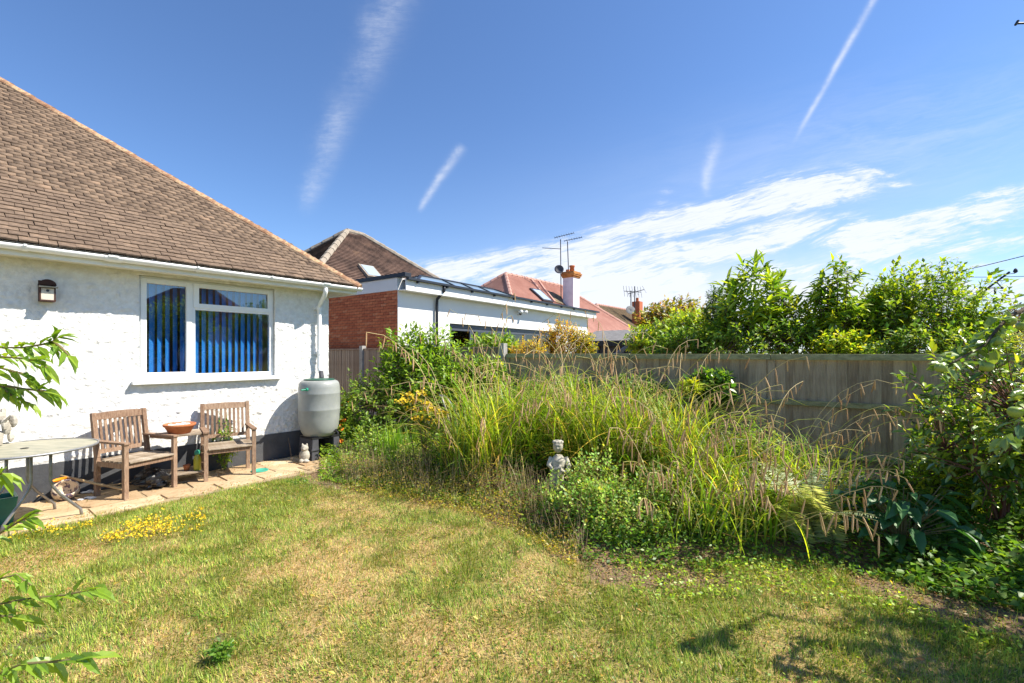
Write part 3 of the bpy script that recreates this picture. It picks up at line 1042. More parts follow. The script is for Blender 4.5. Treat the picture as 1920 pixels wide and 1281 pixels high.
def armchair(pl, pr):
    """front legs at ground points pl, pr"""
    ax = (pr - pl)
    W = ax.length
    ax.normalize()
    bk = Vector((-ax.y, ax.x, 0))
    f = Frame((pl.x, pl.y), ax, bk)
    L = .045
    B_ = lambda n, m=M['chairwood']: (lambda g, loc: g.build(n, m, cs_o, loc=loc, bevel=.003))
    for a in (0, W):
        MB().box(f.p(a, 0, .305), ax * (L / 2), bk * (L / 2), UP * .305).build('leg', M['chairwood'], cs_o, loc=f.p(a, 0, 0), bevel=.003)
        g = MB()
        g.box(f.p(a, .47, .22), ax * (L / 2), bk * (L / 2), UP * .22)
        p0, p1 = f.p(a, .47, .44), f.p(a, .545, .935)
        g.bar(p0, p1, L, L, up=bk)
        g.build('leg', M['chairwood'], cs_o, loc=f.p(a, .47, 0), bevel=.003)
        MB().box(f.p(a, .24, .622), ax * .032, bk * .275, UP * .012).build('armrest', M['chairwood'], cs_o, loc=f.p(a, .24, .62), bevel=.004)
        MB().box(f.p(a, .235, .375), ax * .014, bk * .213, UP * .028).build('side_rail', M['chairwood'], cs_o, loc=f.p(a, .235, .375), bevel=.003)
    MB().box(f.p(W / 2, 0, .375), ax * (W / 2 - L / 2), bk * .014, UP * .028).build('front_rail', M['chairwood'], cs_o, loc=f.p(W / 2, 0, .375), bevel=.003)
    MB().box(f.p(W / 2, .47, .375), ax * (W / 2 - L / 2), bk * .014, UP * .028).build('back_rail', M['chairwood'], cs_o, loc=f.p(W / 2, .47, .375), bevel=.003)
    for k in range(7):
        y = -.022 + k * .0715
        wd = W / 2 + .012 if 0 < k < 6 else W / 2 - L / 2 - .002
        c = f.p(W / 2, y + .012, .412 + rng.normal(0, .001))
        MB().box(c, ax * wd, bk * .029, UP * .009).build('seat_slat', M['slatwood'], cs_o, loc=c, bevel=.003)
    lean = (f.p(0, .545, .935) - f.p(0, .47, .44)).normalized()
    for z, hh, crown in ((.89, .036, .012), (.50, .022, 0)):
        t = (z - .44) / lean.z
        c = f.p(W / 2, .47, .44) + lean * t
        g = MB()
        nseg = 6
        for i in range(nseg):
            x0, x1 = -W / 2 + L / 2 + (W - L) * i / nseg, -W / 2 + L / 2 + (W - L) * (i + 1) / nseg
            u0, u1 = 1 - (2 * x0 / W) ** 2, 1 - (2 * x1 / W) ** 2
            vs = []
            for x, u in ((x0, u0), (x1, u1)):
                for dy_, dz_ in ((-.013, -hh), (.013, -hh), (.013, hh + crown * u), (-.013, hh + crown * u)):
                    vs.append(c + ax * x + bk * dy_ + lean * dz_)
            fs = [(0, 1, 5, 4), (1, 2, 6, 5), (2, 3, 7, 6), (3, 0, 4, 7)]
            if i == 0: fs.append((0, 3, 2, 1))
            if i == nseg - 1: fs.append((4, 5, 6, 7))
            g.add(vs, fs)
        g.build('back_rail', M['chairwood'], cs_o, loc=c)
    for k in range(9):
        x = -W / 2 + L / 2 + (W - L) * (k + .75) / 9.5
        c = f.p(W / 2, .47, .44) + lean * .255 + ax * x
        MB().box(c, ax * .0135, bk * .006, lean * .175).build('back_slat', M['chairwood'], cs_o, loc=c, bevel=.002)
    return f, W


f1, W1 = armchair(Vector((-4.203, 4.945, 0)), Vector((-4.035, 5.435, 0)))
f2, W2 = armchair(Vector((-3.80, 5.649, 0)), Vector((-3.39, 5.973, 0)))
# wedge table between the inner arms: boards
A0, A1 = f1.p(W1 + .034, .02, 0), f1.p(W1 + .034, .46, 0)
B0, B1 = f2.p(-.034, .02, 0), f2.p(-.034, .46, 0)
for k in range(5):
    u0, u1 = k / 5 + .012, (k + 1) / 5 - .012
    q = [A0.lerp(A1, u0), B0.lerp(B1, u0), B0.lerp(B1, u1), A0.lerp(A1, u1)]
    MB().prism(q, .600, .620).build('table_slat', M['slatwood'], cs_o, loc=q[0], bevel=.003)
for z in (.13,):
    for k in range(4):
        u0, u1 = k / 4 + .015, (k + 1) / 4 - .015
        q = [A0.lerp(A1, u0), B0.lerp(B1, u0), B0.lerp(B1, u1), A0.lerp(A1, u1)]
        MB().prism(q, z, z + .018).build('shelf_slat', M['slatwood'], cs_o, loc=q[0], bevel=.003)
MB().bar(A0 + UP * .115, A1 + UP * .115, .03, .03).bar(B0 + UP * .115, B1 + UP * .115, .03, .03).bar(A0 + UP * .585, A1 + UP * .585, .03, .03).bar(B0 + UP * .585, B1 + UP * .585, .03, .03).build('table_rail', M['chairwood'], cs_o)
# terracotta bowl with white rim rag
tcn = (A0 + A1 + B0 + B1) / 4 + Vector((.0, -.05, .6205))
bowl = empty('terracotta_bowl', tcn, 'wide terracotta plant bowl on the little table between the armchairs', 'plant pot')
MB().lathe(tcn, [(.10, 0), (.112, .005), (.150, .085), (.166, .092), (.170, .118), (.160, .122), (.150, .10), (.10, .03), (.02, .025)], 36).build('bowl', M['terra'], bowl, smooth=True)
MB().lathe(tcn, [(.14, .085), (.10, .092), (.02, .097)], 24).build('potting_soil', M['soil'], bowl)
g = MB()
for i in range(14):
    a = rng.uniform(0, 6.28); rr = rng.uniform(.02, .11)
    g.ball(tcn + Vector((math.cos(a) * rr, math.sin(a) * rr, .105)), rng.uniform(.02, .05), rng.uniform(.02, .04), rng.uniform(.008, .02), 7, 5)
tag(g.build('white_cloth', M['white'], None, loc=tcn + UP * .1), 'crumpled white cloth lying in the terracotta bowl', 'cloth')

# ------------------------------------------------------------------ round metal garden table
tb = Vector((-4.50, 4.2, 0))
tab = empty('garden_table', tb, 'round metal garden table with worn mottled top at the left edge', 'table')
MB().lathe(tb, [(.022, .722), (.022, .728), (.50, .728), (.50, .722)], 48, caps=(False, False)).build('table_top', M['tabletop'], tab)
MB().lathe(tb, [(.50, .716), (.512, .716), (.514, .734), (.502, .736), (.50, .73)], 48, caps=(False, False)).build('table_rim', M['metal'], tab, smooth=True)
MB().lathe(tb, [(.024, .723), (.030, .733), (.020, .733)], 16, caps=(False, False)).build('parasol_hole', M['black'], tab)
ft = [Vector((-4.245, 4.49, 0)), Vector((-4.53, 4.04, 0)), Vector((-4.68, 4.66, 0)), Vector((-4.80, 3.74, 0))]
tops = [Vector((-4.30, 4.24, 0)), Vector((-4.42, 4.18, 0)), Vector((-4.60, 4.32, 0)), Vector((-4.58, 4.12, 0))]
for k, (a, b2) in enumerate(zip(ft, tops)):
    pts = [b2 + UP * .715, b2 + UP * .55, b2 + UP * .42, b2.lerp(a, .07) + UP * .36, b2.lerp(a, .30) + UP * .27, b2.lerp(a, .8) + UP * .12, b2.lerp(a, .96) + UP * .075, a + UP * .0]
    MB().tube(pts, .0125, 8).build('leg', M['metal'], tab, smooth=True)
MB().tube([tops[0] + UP * .70, tops[2] + UP * .70], .011, 6).tube([tops[1] + UP * .69, tops[3] + UP * .69], .011, 6).build('cross_bar', M['metal'], tab)

# ------------------------------------------------------------------ clutter on the paving
def sticks(name, p, q, r, m, label, cat, group=None):
    g = MB().tube([p, Vector(p).lerp(Vector(q), .5) + Vector((0, 0, rng.uniform(-.004, .008))), q], [r, r * .95, r * .8], 7)
    return tag(g.build(name, m, None, loc=p), label, cat, group)


tr_c = Vector((-4.915, 4.125, 0))
trf = Frame((tr_c.x, tr_c.y), H.ex, H.ey)
tro = empty('planter_trough', tr_c, 'green plastic planter trough on the paving at the left edge', 'planter')
def troughwalls(fr, L, W, z0, z1, th):
    g = MB()
    out0 = [(-L * .88, -W * .8), (L * .88, -W * .8), (L * .88, W * .8), (-L * .88, W * .8)]
    out1 = [(-L, -W), (L, -W), (L, W), (-L, W)]
    in1 = [(-L + th, -W + th), (L - th, -W + th), (L - th, W - th), (-L + th, W - th)]
    in0 = [(a * .97, b * .95) for a, b in out0]
    vs = [fr.p(a, b, z0) for a, b in out0] + [fr.p(a, b, z1) for a, b in out1] + [fr.p(a, b, z1) for a, b in in1] + [fr.p(a, b, z0 + .03) for a, b in in0]
    fs = [(3, 2, 1, 0), (12, 13, 14, 15)]
    for k in range(4):
        k2 = (k + 1) % 4
        fs += [(k, k2, 4 + k2, 4 + k), (4 + k, 4 + k2, 8 + k2, 8 + k), (8 + k, 8 + k2, 12 + k2, 12 + k)]
    return g.add(vs, fs)
troughwalls(trf, .29, .13, .014, .265, .022).build('trough', M['trough'], tro, bevel=.004)
MB().fbox(trf, -.27, .27, -.10, .10, .18, .185).build('potting_soil', M['soil'], tro)

pot_c = gp(122, 938)
pot = empty('glazed_bowl', pot_c, 'round pot with dark pattern lying tilted on the paving beside the table leg', 'pot')
ez = Vector((.55, -.35, .75)).normalized()
ex_ = ez.cross(Vector((0, 1, 0))).normalized()
ey_ = ez.cross(ex_)
MB().lathe(pot_c + UP * .09, [(.05, -.085), (.085, -.06), (.112, 0), (.115, .05), (.105, .085), (.095, .085), (.10, .04), (.07, -.05)], 28, ex_, ey_, ez, caps=(True, True)).build('pot_body', M['pot'], pot, smooth=True)

g = MB()
p0 = gp(102, 905) + UP * .20
d = Vector((.35, .42, -.02)).normalized()
hoe = empty('hand_trowel', p0, 'long wooden tool with bright orange grip leaning beside the chair', 'garden tool')
q0 = dp(97, 903, 4.85)
q1 = dp(124, 896, 5.05)
q2 = dp(232, 918, 5.1)
MB().tube([q0, q0.lerp(q1, .3), q1], [.010, .019, .017], 10).build('grip', M['orange'], hoe, smooth=True)
MB().tube([q1 + Vector((-.06, 0, .02)), q2], [.016, .014], 8).build('handle', M['bamboo'], hoe, smooth=True)
for i, (a, b2, r_) in enumerate([((110, 893), (240, 925), .009), ((100, 925), (232, 898), .008), ((60, 935), (150, 922), .010), ((185, 925), (242, 905), .006), ((70, 945), (118, 915), .008), ((175, 930), (255, 918), .007)]):
    p, q = gp(*a), gp(*b2)
    p = p + UP * (.03 + .012 * i)
    q = q + UP * (.05 + .02 * (i % 3))
    lab = ['longest bamboo cane lying under the left armchair', 'second cane crossing under the left armchair', 'short thick cane beneath the metal table', 'thin short cane by the left armchair leg',
           'pale cane beside the patterned pot', 'thin cane poking out below the left armchair seat'][i]
    sticks('bamboo_cane', p, q, r_, M['bamboo'], lab, 'cane', 'canes under the seats')
# black bin bag
bag_c = gp(288, 916)
g = MB()
me_pts = []
seg, rings = 26, 14
base = 0
prof = []
for i in range(rings + 1):
    th_ = math.pi * i / rings
    for k in range(seg):
        an = 2 * math.pi * k / seg
        rr = 1 + .22 * math.sin(an * 5 + i) * math.sin(th_) + rng.normal(0, .09)
        g.v.append(tuple(bag_c + Vector((math.cos(an) * math.sin(th_) * .19 * rr, math.sin(an) * math.sin(th_) * .13 * rr, .10 - math.cos(th_) * (.10 if i < rings / 2 else .14) * (1 + rng.normal(0, .05))))))
for i in range(rings):
    for k in range(seg):
        k2 = (k + 1) % seg
        g.f.append((i * seg + k, i * seg + k2, (i + 1) * seg + k2, (i + 1) * seg + k))
for v_i in range(len(g.v)):
    v = g.v[v_i]
    g.v[v_i] = (v[0], v[1], max(v[2], .016))
tag(g.build('bin_bag', M['binbag'], None, loc=bag_c), 'crumpled black plastic bag under the left armchair', 'bag')
# white scraps
for i, (x, y, w, lab) in enumerate([(160, 938, .09, 'white torn paper scrap beside the patterned pot'), (172, 925, .07, 'grey white rag under the metal table edge'), (298, 905, .06, 'pale rag beside the black bag')]):
    c = gp(x, y)
    g = MB()
    for k in range(6):
        g.ball(c + Vector((rng.uniform(-w, w), rng.uniform(-w, w) * .6, .022)), rng.uniform(.02, .05), rng.uniform(.02, .04), rng.uniform(.006, .014), 7, 5)
    tag(g.build('paper_scrap', M['white'], None, loc=c), lab, 'scrap')
# small terracotta cup on the lower shelf, bottle, disc
c = (A0 + B0) / 2 + UP * .1485 + Vector((-.12, .12, 0))
tag(MB().lathe(c, [(.025, 0), (.036, .055), (.04, .07), (.034, .07), (.02, .02)], 18).build('small_pot', M['terra'], None, loc=c, smooth=True), 'tiny clay pot on the lower shelf between the armchairs', 'plant pot')
c = B0 + Vector((-.10, .05, .1485))
btl = empty('plant_food_bottle', c, 'yellow bottle with green cap on the shelf by the right armchair leg', 'bottle')
MB().lathe(c, [(.036, 0), (.040, .01), (.040, .13), (.034, .165), (.02, .19), (.02, .2)], 18).build('bottle_body', M['yellowbottle'], btl, smooth=True)
MB().lathe(c, [(.026, .195), (.030, .2), (.030, .235), (.02, .25)], 14).build('bottle_cap', M['greenpl'], btl, smooth=True)
c = gp(487, 886) + UP * .02
tag(MB().lathe(c, [(.10, 0), (.105, .005), (.105, .014), (.095, .012), (.09, .006)], 28).build('plant_saucer', mat('turquoise_plastic', (.06, .38, .27), rough=.5), None, loc=c, smooth=True), 'turquoise plastic saucer lying on the paving by the right armchair', 'saucer')
# stone animal ornament
c = gp(571, 868) + UP * .012
g = MB()
g.ball(c + UP * .095, .075, .07, .095).ball(c + Vector((.005, -.005, .205)), .052, .05, .05).ball(c + Vector((.05, -.05, .025)), .045, .035, .022).ball(c + Vector((-.02, -.07, .03)), .03, .03, .03)
g.ball(c + Vector((-.03, .0, .25)), .014, .014, .026).ball(c + Vector((.035, 0, .25)), .014, .014, .026).ball(c + Vector((.012, -.05, .195)), .02, .02, .016)
o = g.build('stone_ornament', M['stone'], None, loc=c, smooth=True)
m = o.modifiers.new('fuse', 'REMESH'); m.mode = 'VOXEL'; m.voxel_size = .007; m.use_smooth_shade = True
tag(o, 'small pale stone animal ornament sitting beside the water butt stand', 'ornament')
sticks('dead_twig', gp(548, 866) + UP * .01, gp(541, 862) + UP * .33, .008, M['bark'], 'dead twig leaning on the black plinth by the water butt', 'twig')

# ------------------------------------------------------------------ fences
def fd(x): return 9812.0 / (x + 200)
def fpt(x):
    d = fd(x)
    return Vector(((x - 960) / FPX * d, d, 0))
FA = fpt(951)
fdir = (fpt(2000) - FA).normalized()
fin = Vector((-fdir.y, fdir.x, 0))
if fin.y > 0: fin = -fin
FF = Frame((FA.x, FA.y), fdir, fin)       # a along the fence to the right, b towards the garden
def fa(x): return (fpt(x) - FA).dot(fdir)
A_END = fa(2250)
fence = empty('board_fence', FF.p(3, 0, 0), 'long weathered grey board fence with three horizontal rails behind the border', 'fence')
posts = [0.0] + [fa(1446) - 1.92, fa(1446), fa(1446) + 1.92, fa(1446) + 3.84, fa(1446) + 5.76]
for i, a in enumerate(posts):
    MB().fbox(FF, a - .040, a + .040, -.07, .004, -.1, 1.59).build('post', M['fencewood'], fence, loc=FF.p(a, 0, 0), bevel=.004)
bme = bpy.data.meshes.new('fence_board')
g = MB()
W_, hB = .064, .69
g.add([Vector((0, 0, 0)) + fdir * sx * W_ + fin * o_ + UP * z for sx, o_ in ((-1, -.010), (-1, .013), (1, -.002), (1, .003)) for z in (-hB, hB)],
      [(0, 2, 3, 1), (2, 6, 7, 3), (6, 4, 5, 7), (4, 0, 1, 5), (0, 4, 6, 2), (1, 3, 7, 5)])
bme.from_pydata(g.v, [], g.f)
bme.materials.append(M['fencewood'])
a = .05
while a < posts[-1]:
    if all(abs(a + .05 - p) > .012 for p in posts):
        o = bpy.data.objects.new('fence_board', bme)
        place(o, fence, FF.p(a + .055, -.035 + rng.normal(0, .002), .20 + hB + rng.normal(0, .004)))
        o.rotation_euler = (0, rng.normal(0, .002), R(-6) + rng.normal(0, .014))
    a += .108 + rng.normal(0, .002)
for i in range(len(posts) - 1):
    p0, p1 = posts[i] + .003, posts[i + 1] - .003
    for z0, z1, dep in ((1.525, 1.60, .028), (.945, 1.010, .022), (.335, .405, .022)):
        zz = rng.normal(0, .004)
        c = FF.p((p0 + p1) / 2, 0, (z0 + z1) / 2)
        MB().fbox(FF, p0, p1, .006 if z0 > 0 else 0, dep + .014, z0 + zz, z1 + zz).build('fence_rail', M['railwood'], fence, loc=c, bevel=.004)
    MB().fbox(FF, p0 + .04, p1 - .04, -.04, -.012, -.05, .195).build('gravel_board', M['fencewood'], fence, loc=FF.p((p0 + p1) / 2, 0, .1), bevel=.004)

lf = empty('side_fence', FF.p(-3, 0, 0), 'taller brown slatted fence with concrete posts below the brick wall', 'fence')
A_L = fa(540)
lposts = [fa(951) - .07, fa(680), fa(680) + 2 * .93 + .0, A_L]
lposts = sorted([-.10, fa(680), (fa(680) - .10) / 2, fa(680) - 2.6, A_L - 1])
for a in lposts:
    MB().fbox(FF, a - .06, a + .06, -.06, .06, -.1, 1.80).build('concrete_post', M['concrete'], lf, loc=FF.p(a, 0, 0), bevel=.006)
g = MB()
g.box((0, 0, 0), fdir * .033, fin * .008, UP * .74)
sme = bpy.data.meshes.new('fence_slat')
sme.from_pydata(g.v, [], g.f)
sme.materials.append(M['fencewood2'])
for i in range(len(lposts) - 1):
    p0, p1 = lposts[i] + .062, lposts[i + 1] - .062
    n = int((p1 - p0) / .078)
    for k in range(n):
        a = p0 + (k + .5) * (p1 - p0) / n
        o = bpy.data.objects.new('fence_slat', sme)
        place(o, lf, FF.p(a, .0 + rng.normal(0, .002), .96))
        o.rotation_euler = (0, rng.normal(0, .004), rng.normal(0, .03))
    MB().fbox(FF, p0, p1, -.035, -.010, .25, 1.68).build('backing_board', M['fencewood2'], lf)
    MB().fbox(FF, p0, p1, -.03, .03, 1.705, 1.735).build('capping_rail', M['fencewood2'], lf, bevel=.004)
    MB().fbox(FF, p0, p1, -.025, .012, -.05, .215).build('gravel_board', M['concrete'], lf)

# ------------------------------------------------------------------ neighbour's flat roofed extension
N0 = Vector((-2.835, 11.3, 0))
e1 = Vector((.578, .816, 0)).normalized()
e2 = Vector((.816, -.578, 0)).normalized()
NF = Frame((N0.x, N0.y), e1, e2)          # a along its garden front, b out into the garden
LN = 10.7
ext = empty('extension_building', NF.p(5, -2, 0), 'white flat roofed extension with red brick side wall beyond the fence', 'building')
g = MB()
G0, G1 = 1.87, 7.85
g.fbox(NF, 0.0, .05, -.012, 0, 0, 3.2).fbox(NF, .05, G0, -.25, 0, 0, 3.2).fbox(NF, G1, LN, -.25, 0, 0, 3.2).fbox(NF, G0, G1, -.25, 0, 2.47, 3.2)
g.fbox(NF, LN - .25, LN, -5, -.25, 0, 3.2)
g.build('front_wall', M['paintwall'], ext)
# brick side wall with single bricks where they show
bw = MB().fbox(NF, .026, .049, -6.5, -.013, 0, 3.19).build('brick_wall', M['brickj'], ext)
bme2 = bpy.data.meshes.new('brick')
g = MB().box((0, 0, 0), e2 * .1035, e1 * .02, UP * .0325)
bme2.from_pydata(g.v, [], g.f)
bme2.materials.append(M['brick'])
bme3 = bpy.data.meshes.new('half_brick')
g = MB().box((0, 0, 0), e2 * .0495, e1 * .02, UP * .0325)
bme3.from_pydata(g.v, [], g.f)
bme3.materials.append(M['brick'])
zc = 3.155
ro = 0
nb = 0
while zc > 1.62:
    bpos = -.02 - (.1035 if ro % 2 == 0 else .2115)
    first = True
    while bpos > -3.25:
        o = bpy.data.objects.new('brick', bme2)
        place(o, bw, NF.p(.021 + rng.normal(0, .0015), bpos + .006, zc))
        nb += 1
        bpos -= .2165
    if ro % 2:
        o = bpy.data.objects.new('brick', bme3)
        place(o, bw, NF.p(.021, -.064, zc))
        pass
    zc -= .075
    ro += 1
# parapet trim, roof, fascia, gutter
MB().fbox(NF, -.02, .25, -6.5, -.0, 3.192, 3.50).build('parapet_band', M['paintwall'], ext)
MB().fbox(NF, -.05, .15, -6.5, .32, 3.502, 3.60).build('edge_trim', M['anthracite'], ext)
MB().fbox(NF, .15, LN + .2, -6.5, .28, 3.43, 3.47).build('flat_roof', M['felt'], ext)
MB().fbox(NF, .0, LN + .2, .27, .30, 3.17, 3.45).build('fascia', M['paintwall'], ext)
MB().fbox(NF, -.02, LN + .2, .003, .27, 3.175, 3.192).build('soffit', M['upvc'], ext)
MB().fbox(NF, .0, LN + .35, .302, .40, 3.42, 3.475).build('gutter', M['anthracite'], ext)
for a in np.arange(.35, LN, 1.05):
    MB().fbox(NF, a - .02, a + .02, .302, .38, 3.37, 3.419).build('gutter_bracket', M['anthracite'], ext)
MB().tube([NF.p(1.29, .34, 3.42), NF.p(1.29, .34, 3.30), NF.p(1.29, .08, 3.08), NF.p(1.29, .07, 2.95), NF.p(1.29, .07, 0)], .04, 10).build('downpipe', M['anthracite'], ext, smooth=True)
# bifold doors
bf = MB().fbox(NF, G0, G1, -.18, -.08, 2.36, 2.468).fbox(NF, G0, G0 + .09, -.18, -.08, .02, 2.36).fbox(NF, G1 - .09, G1, -.18, -.08, .02, 2.36).fbox(NF, G0, G1, -.18, -.08, 0, .02).build('bifold_door', M['frame_g'], ext)
nd = 6
for k in range(nd):
    a0, a1 = G0 + .09 + (G1 - G0 - .18) * k / nd, G0 + .09 + (G1 - G0 - .18) * (k + 1) / nd
    MB().fbox(NF, a0 + .004, a0 + .07, -.165, -.095, .022, 2.358).fbox(NF, a1 - .07, a1 - .004, -.165, -.095, .022, 2.358).fbox(NF, a0 + .07, a1 - .07, -.165, -.095, 2.28, 2.358).fbox(NF, a0 + .07, a1 - .07, -.165, -.095, .022, .1).build('door_leaf', M['frame_g'], bf)
    MB().fbox(NF, a0 + .07, a1 - .07, -.135, -.125, .1, 2.28).build('door_pane', M['glass_dark'], bf)
MB().fbox(NF, .3, LN - .3, -4.6, -4.5, 0, 3.1).fbox(NF, .3, LN - .3, -4.5, -.26, -.02, .0).build('room_shell', M['room'], ext)
# security light
sec = empty('security_light', NF.p(5.27, .03, 3.0), 'white twin security light on the shaded wall under the black gutter', 'light')
MB().fbox(NF, 5.22, 5.32, .002, .05, 2.93, 3.08).build('back_plate', M['upvc'], sec)
for sx in (-1, 1):
    MB().tube([NF.p(5.27 + sx * .05, .05, 3.05), NF.p(5.27 + sx * .10, .12, 3.07), NF.p(5.27 + sx * .18, .26, 3.02)], [.02, .04, .065], 10).build('lamp_head', M['upvc'], sec, smooth=True)
MB().ball(NF.p(5.27, .10, 2.97), .045).build('sensor', M['black2'], sec)
# roof lantern
lan = empty('roof_lantern', NF.p(5, -2.2, 3.45), 'dark framed glass roof lantern on the flat roofed extension', 'roof lantern')
la0, la1, lb0, lb1, lz0, lz1 = 1.5, 8.0, -3.3, -1.0, 3.62, 4.14
MB().fbox(NF, la0 - .05, la1 + .05, lb0 - .05, lb1 + .05, 3.472, lz0 - .03).build('kerb', M['anthracite'], lan)
c0, c1, c2_, c3_ = NF.p(la0, lb1, lz0), NF.p(la1, lb1, lz0), NF.p(la1, lb0, lz0), NF.p(la0, lb0, lz0)
r0, r1 = NF.p(la0 + 1.3, (lb0 + lb1) / 2, lz1), NF.p(la1 - 1.3, (lb0 + lb1) / 2, lz1)
MB().add([c0, c1, r1, r0], [(0, 1, 2, 3)]).add([c3_, c2_, r1, r0], [(1, 0, 3, 2)]).add([c0, r0, c3_], [(0, 1, 2)]).add([c1, c2_, r1], [(0, 1, 2)]).build('glazing', mat('lantern_glass', (.25, .35, .45), rough=.06, spec=1.0), lan)
g = MB()
for p, q in ((c0, c1), (c1, c2_), (c2_, c3_), (c3_, c0), (r0, r1), (c0, r0), (c3_, r0), (c1, r1), (c2_, r1)):
    g.bar(p + UP * .012, q + UP * .012, .07, .06)
for k in (1, 2, 3):
    u = k / 4
    p = c0.lerp(c1, .2 + .6 * u)
    q = r0.lerp(r1, u)
    g.bar(p + UP * .012, q + UP * .012, .05, .05)
g.build('glazing_bar', M['anthracite'], lan)


# ------------------------------------------------------------------ far roofs
def courses(g, bl, br, tl, tr, n, step=.03):
    """a slope laid in overlapping courses"""
    bl, br, tl, tr = map(Vector, (bl, br, tl, tr))
    nrm = (br - bl).cross(tl - bl)
    if nrm.length < 1e-6: nrm = (br - bl).cross(tr - bl)
    nrm.normalize()
    if nrm.z < 0: nrm = -nrm
    for k in range(n):
        u0, u1 = k / n, (k + 1) / n
        a, b_ = bl.lerp(tl, u0) + nrm * step, br.lerp(tr, u0) + nrm * step
        c, d = br.lerp(tr, u1), bl.lerp(tl, u1)
        a0, b0 = bl.lerp(tl, u0), br.lerp(tr, u0)
        g.add([a, b_, c, d, a0, b0], [(0, 1, 2, 3), (4, 5, 1, 0)])


def ridge_line(p, q, r, m, parent, name, piece=.45):
    p, q = Vector(p), Vector(q)
    L = (q - p).length
    n = max(1, int(L / piece))
    g = MB()
    for k in range(n):
        a, b_ = p.lerp(q, k / n), p.lerp(q, (k + 1) / n)
        g.tube([a, b_], [r, r * .86], 8)
    return g.build(name, m, parent)


def hip_house(obj, apex, ridge_len, zr, run, m_tile, m_hip, m_wall, ax=H.ex, ay=H.ey, left_run=None, hipr=.11, hip_m=None, pitch=.82):
    """house with a ridge along ax from the apex point; hips at both ends"""
    A = Vector((apex.x, apex.y, zr))
    Bp = A + ax * ridge_len
    dz = UP * (-run * pitch)
    rl = A + (ay - ax) * run + dz
    fl = A + (-ay - ax) * run + dz
    rr = Bp + (ay + ax) * run + dz
    fr_ = Bp + (-ay + ax) * run + dz
    g = MB()
    n = int(run * math.hypot(1, pitch) / .10)
    courses(g, rl, rr, A, Bp, n)
    courses(g, fl, rl, A, A, n)
    courses(g, rr, fr_, Bp, Bp, n)
    courses(g, fr_, fl, Bp, A, n)
    rf = g.build('roof', m_tile, obj)
    ridge_line(A, Bp, hipr, m_hip, rf, 'ridge_tile')
    ridge_line(rl, A, hipr, hip_m or m_hip, rf, 'hip_tile')
    ridge_line(rr, Bp, hipr, m_hip, rf, 'hip_tile')
    ridge_line(fl, A, hipr, m_hip, rf, 'hip_tile')
    i = .35
    q = [rl + (ax - ay) * i, rr + (-ax - ay) * i, fr_ + (-ax + ay) * i, fl + (ax + ay) * i]
    MB().prism([(p.x, p.y) for p in q], 0, rl.z - .02).build('wall', m_wall, obj)
    return rf, A, Bp


nh = empty('neighbour_house', (-6, 17, 0), 'old brown hipped roof house rising behind the flat roofed extension', 'house')
Apx = dp(650, 434, 17.0)
rfn, A_, B_ = hip_house(nh, Apx, .65, Apx.z, 3.2, M['ntile'], M['npale'], M['paintwall'], hipr=.12, hip_m=M['npale'])
# skylight on its rear slope
sx = dp(693, 513, 16.3)
nr = (H.ey * .82 + UP).normalized()
us = (UP * .82 - H.ey).normalized()
# drop the point onto the slope plane
t_ = (Vector((Apx.x, Apx.y, Apx.z)) - sx).dot(nr)
raydir = (sx - Vector((0, 0, CAM_H))).normalized()
sx = sx + raydir * (t_ / raydir.dot(nr))
sk = MB().box(sx + nr * .06, H.ex * .29, us * .36, nr * .05).build('skylight', M['npale'], nh)
MB().box(sx + nr * .115, H.ex * .23, us * .30, nr * .008).build('skylight_pane', mat('skylight_glass', (.35, .42, .5), rough=.08, spec=.8), sk)

h2 = empty('pink_house', (0, 30, 0), 'house with pinkish tiled hip roof and white chimney in the middle distance', 'house')
S0 = dp(948, 514, 26.0)
rf2, A2, B2 = hip_house(h2, S0, 5.84, S0.z, 4.6, M['pink'], M['pinkhip'], M['paintwall'], hipr=.13, pitch=.815)
# party divide ribs and mossy part
nr2 = (H.ey * .815 + UP).normalized()
us2 = (UP * .815 - H.ey).normalized()
def on_slope(x, y, anchor, nr_):
    o = Vector((0, 0, CAM_H))
    d = Vector(((x - 960) / FPX, 1, (HZ - y) / FPX))
    t = (anchor - o).dot(nr_) / d.dot(nr_)
    return o + d * t
for (xa, ya), (xb, yb) in (((995, 525), (1012, 546)), ((1010, 529), (1022, 546)), ((1022, 546), (1040, 568))):
    p, q = on_slope(xa, ya, S0, nr2), on_slope(xb, yb, S0, nr2)
    MB().tube([p + nr2 * .03, q + nr2 * .03], .09, 6).build('verge_rib', M['pinkhip'], rf2)
q = [on_slope(x, y, S0, nr2) + nr2 * .07 for x, y in ((1022, 545), (1052, 557), (1055, 572), (1040, 568))]
MB().add(q, [(0, 1, 2, 3)]).build('mossy_patch', M['olive'], rf2)
sx2 = on_slope(1014, 556, S0, nr2)
sk2 = MB().box(sx2 + nr2 * .07, H.ex * .5, us2 * .62, nr2 * .05).build('skylight', M['anthracite'], h2)
MB().box(sx2 + nr2 * .125, H.ex * .38, us2 * .5, nr2 * .008).build('skylight_pane', mat('skylight_glass2', (.4, .46, .52), rough=.08, spec=.8), sk2)
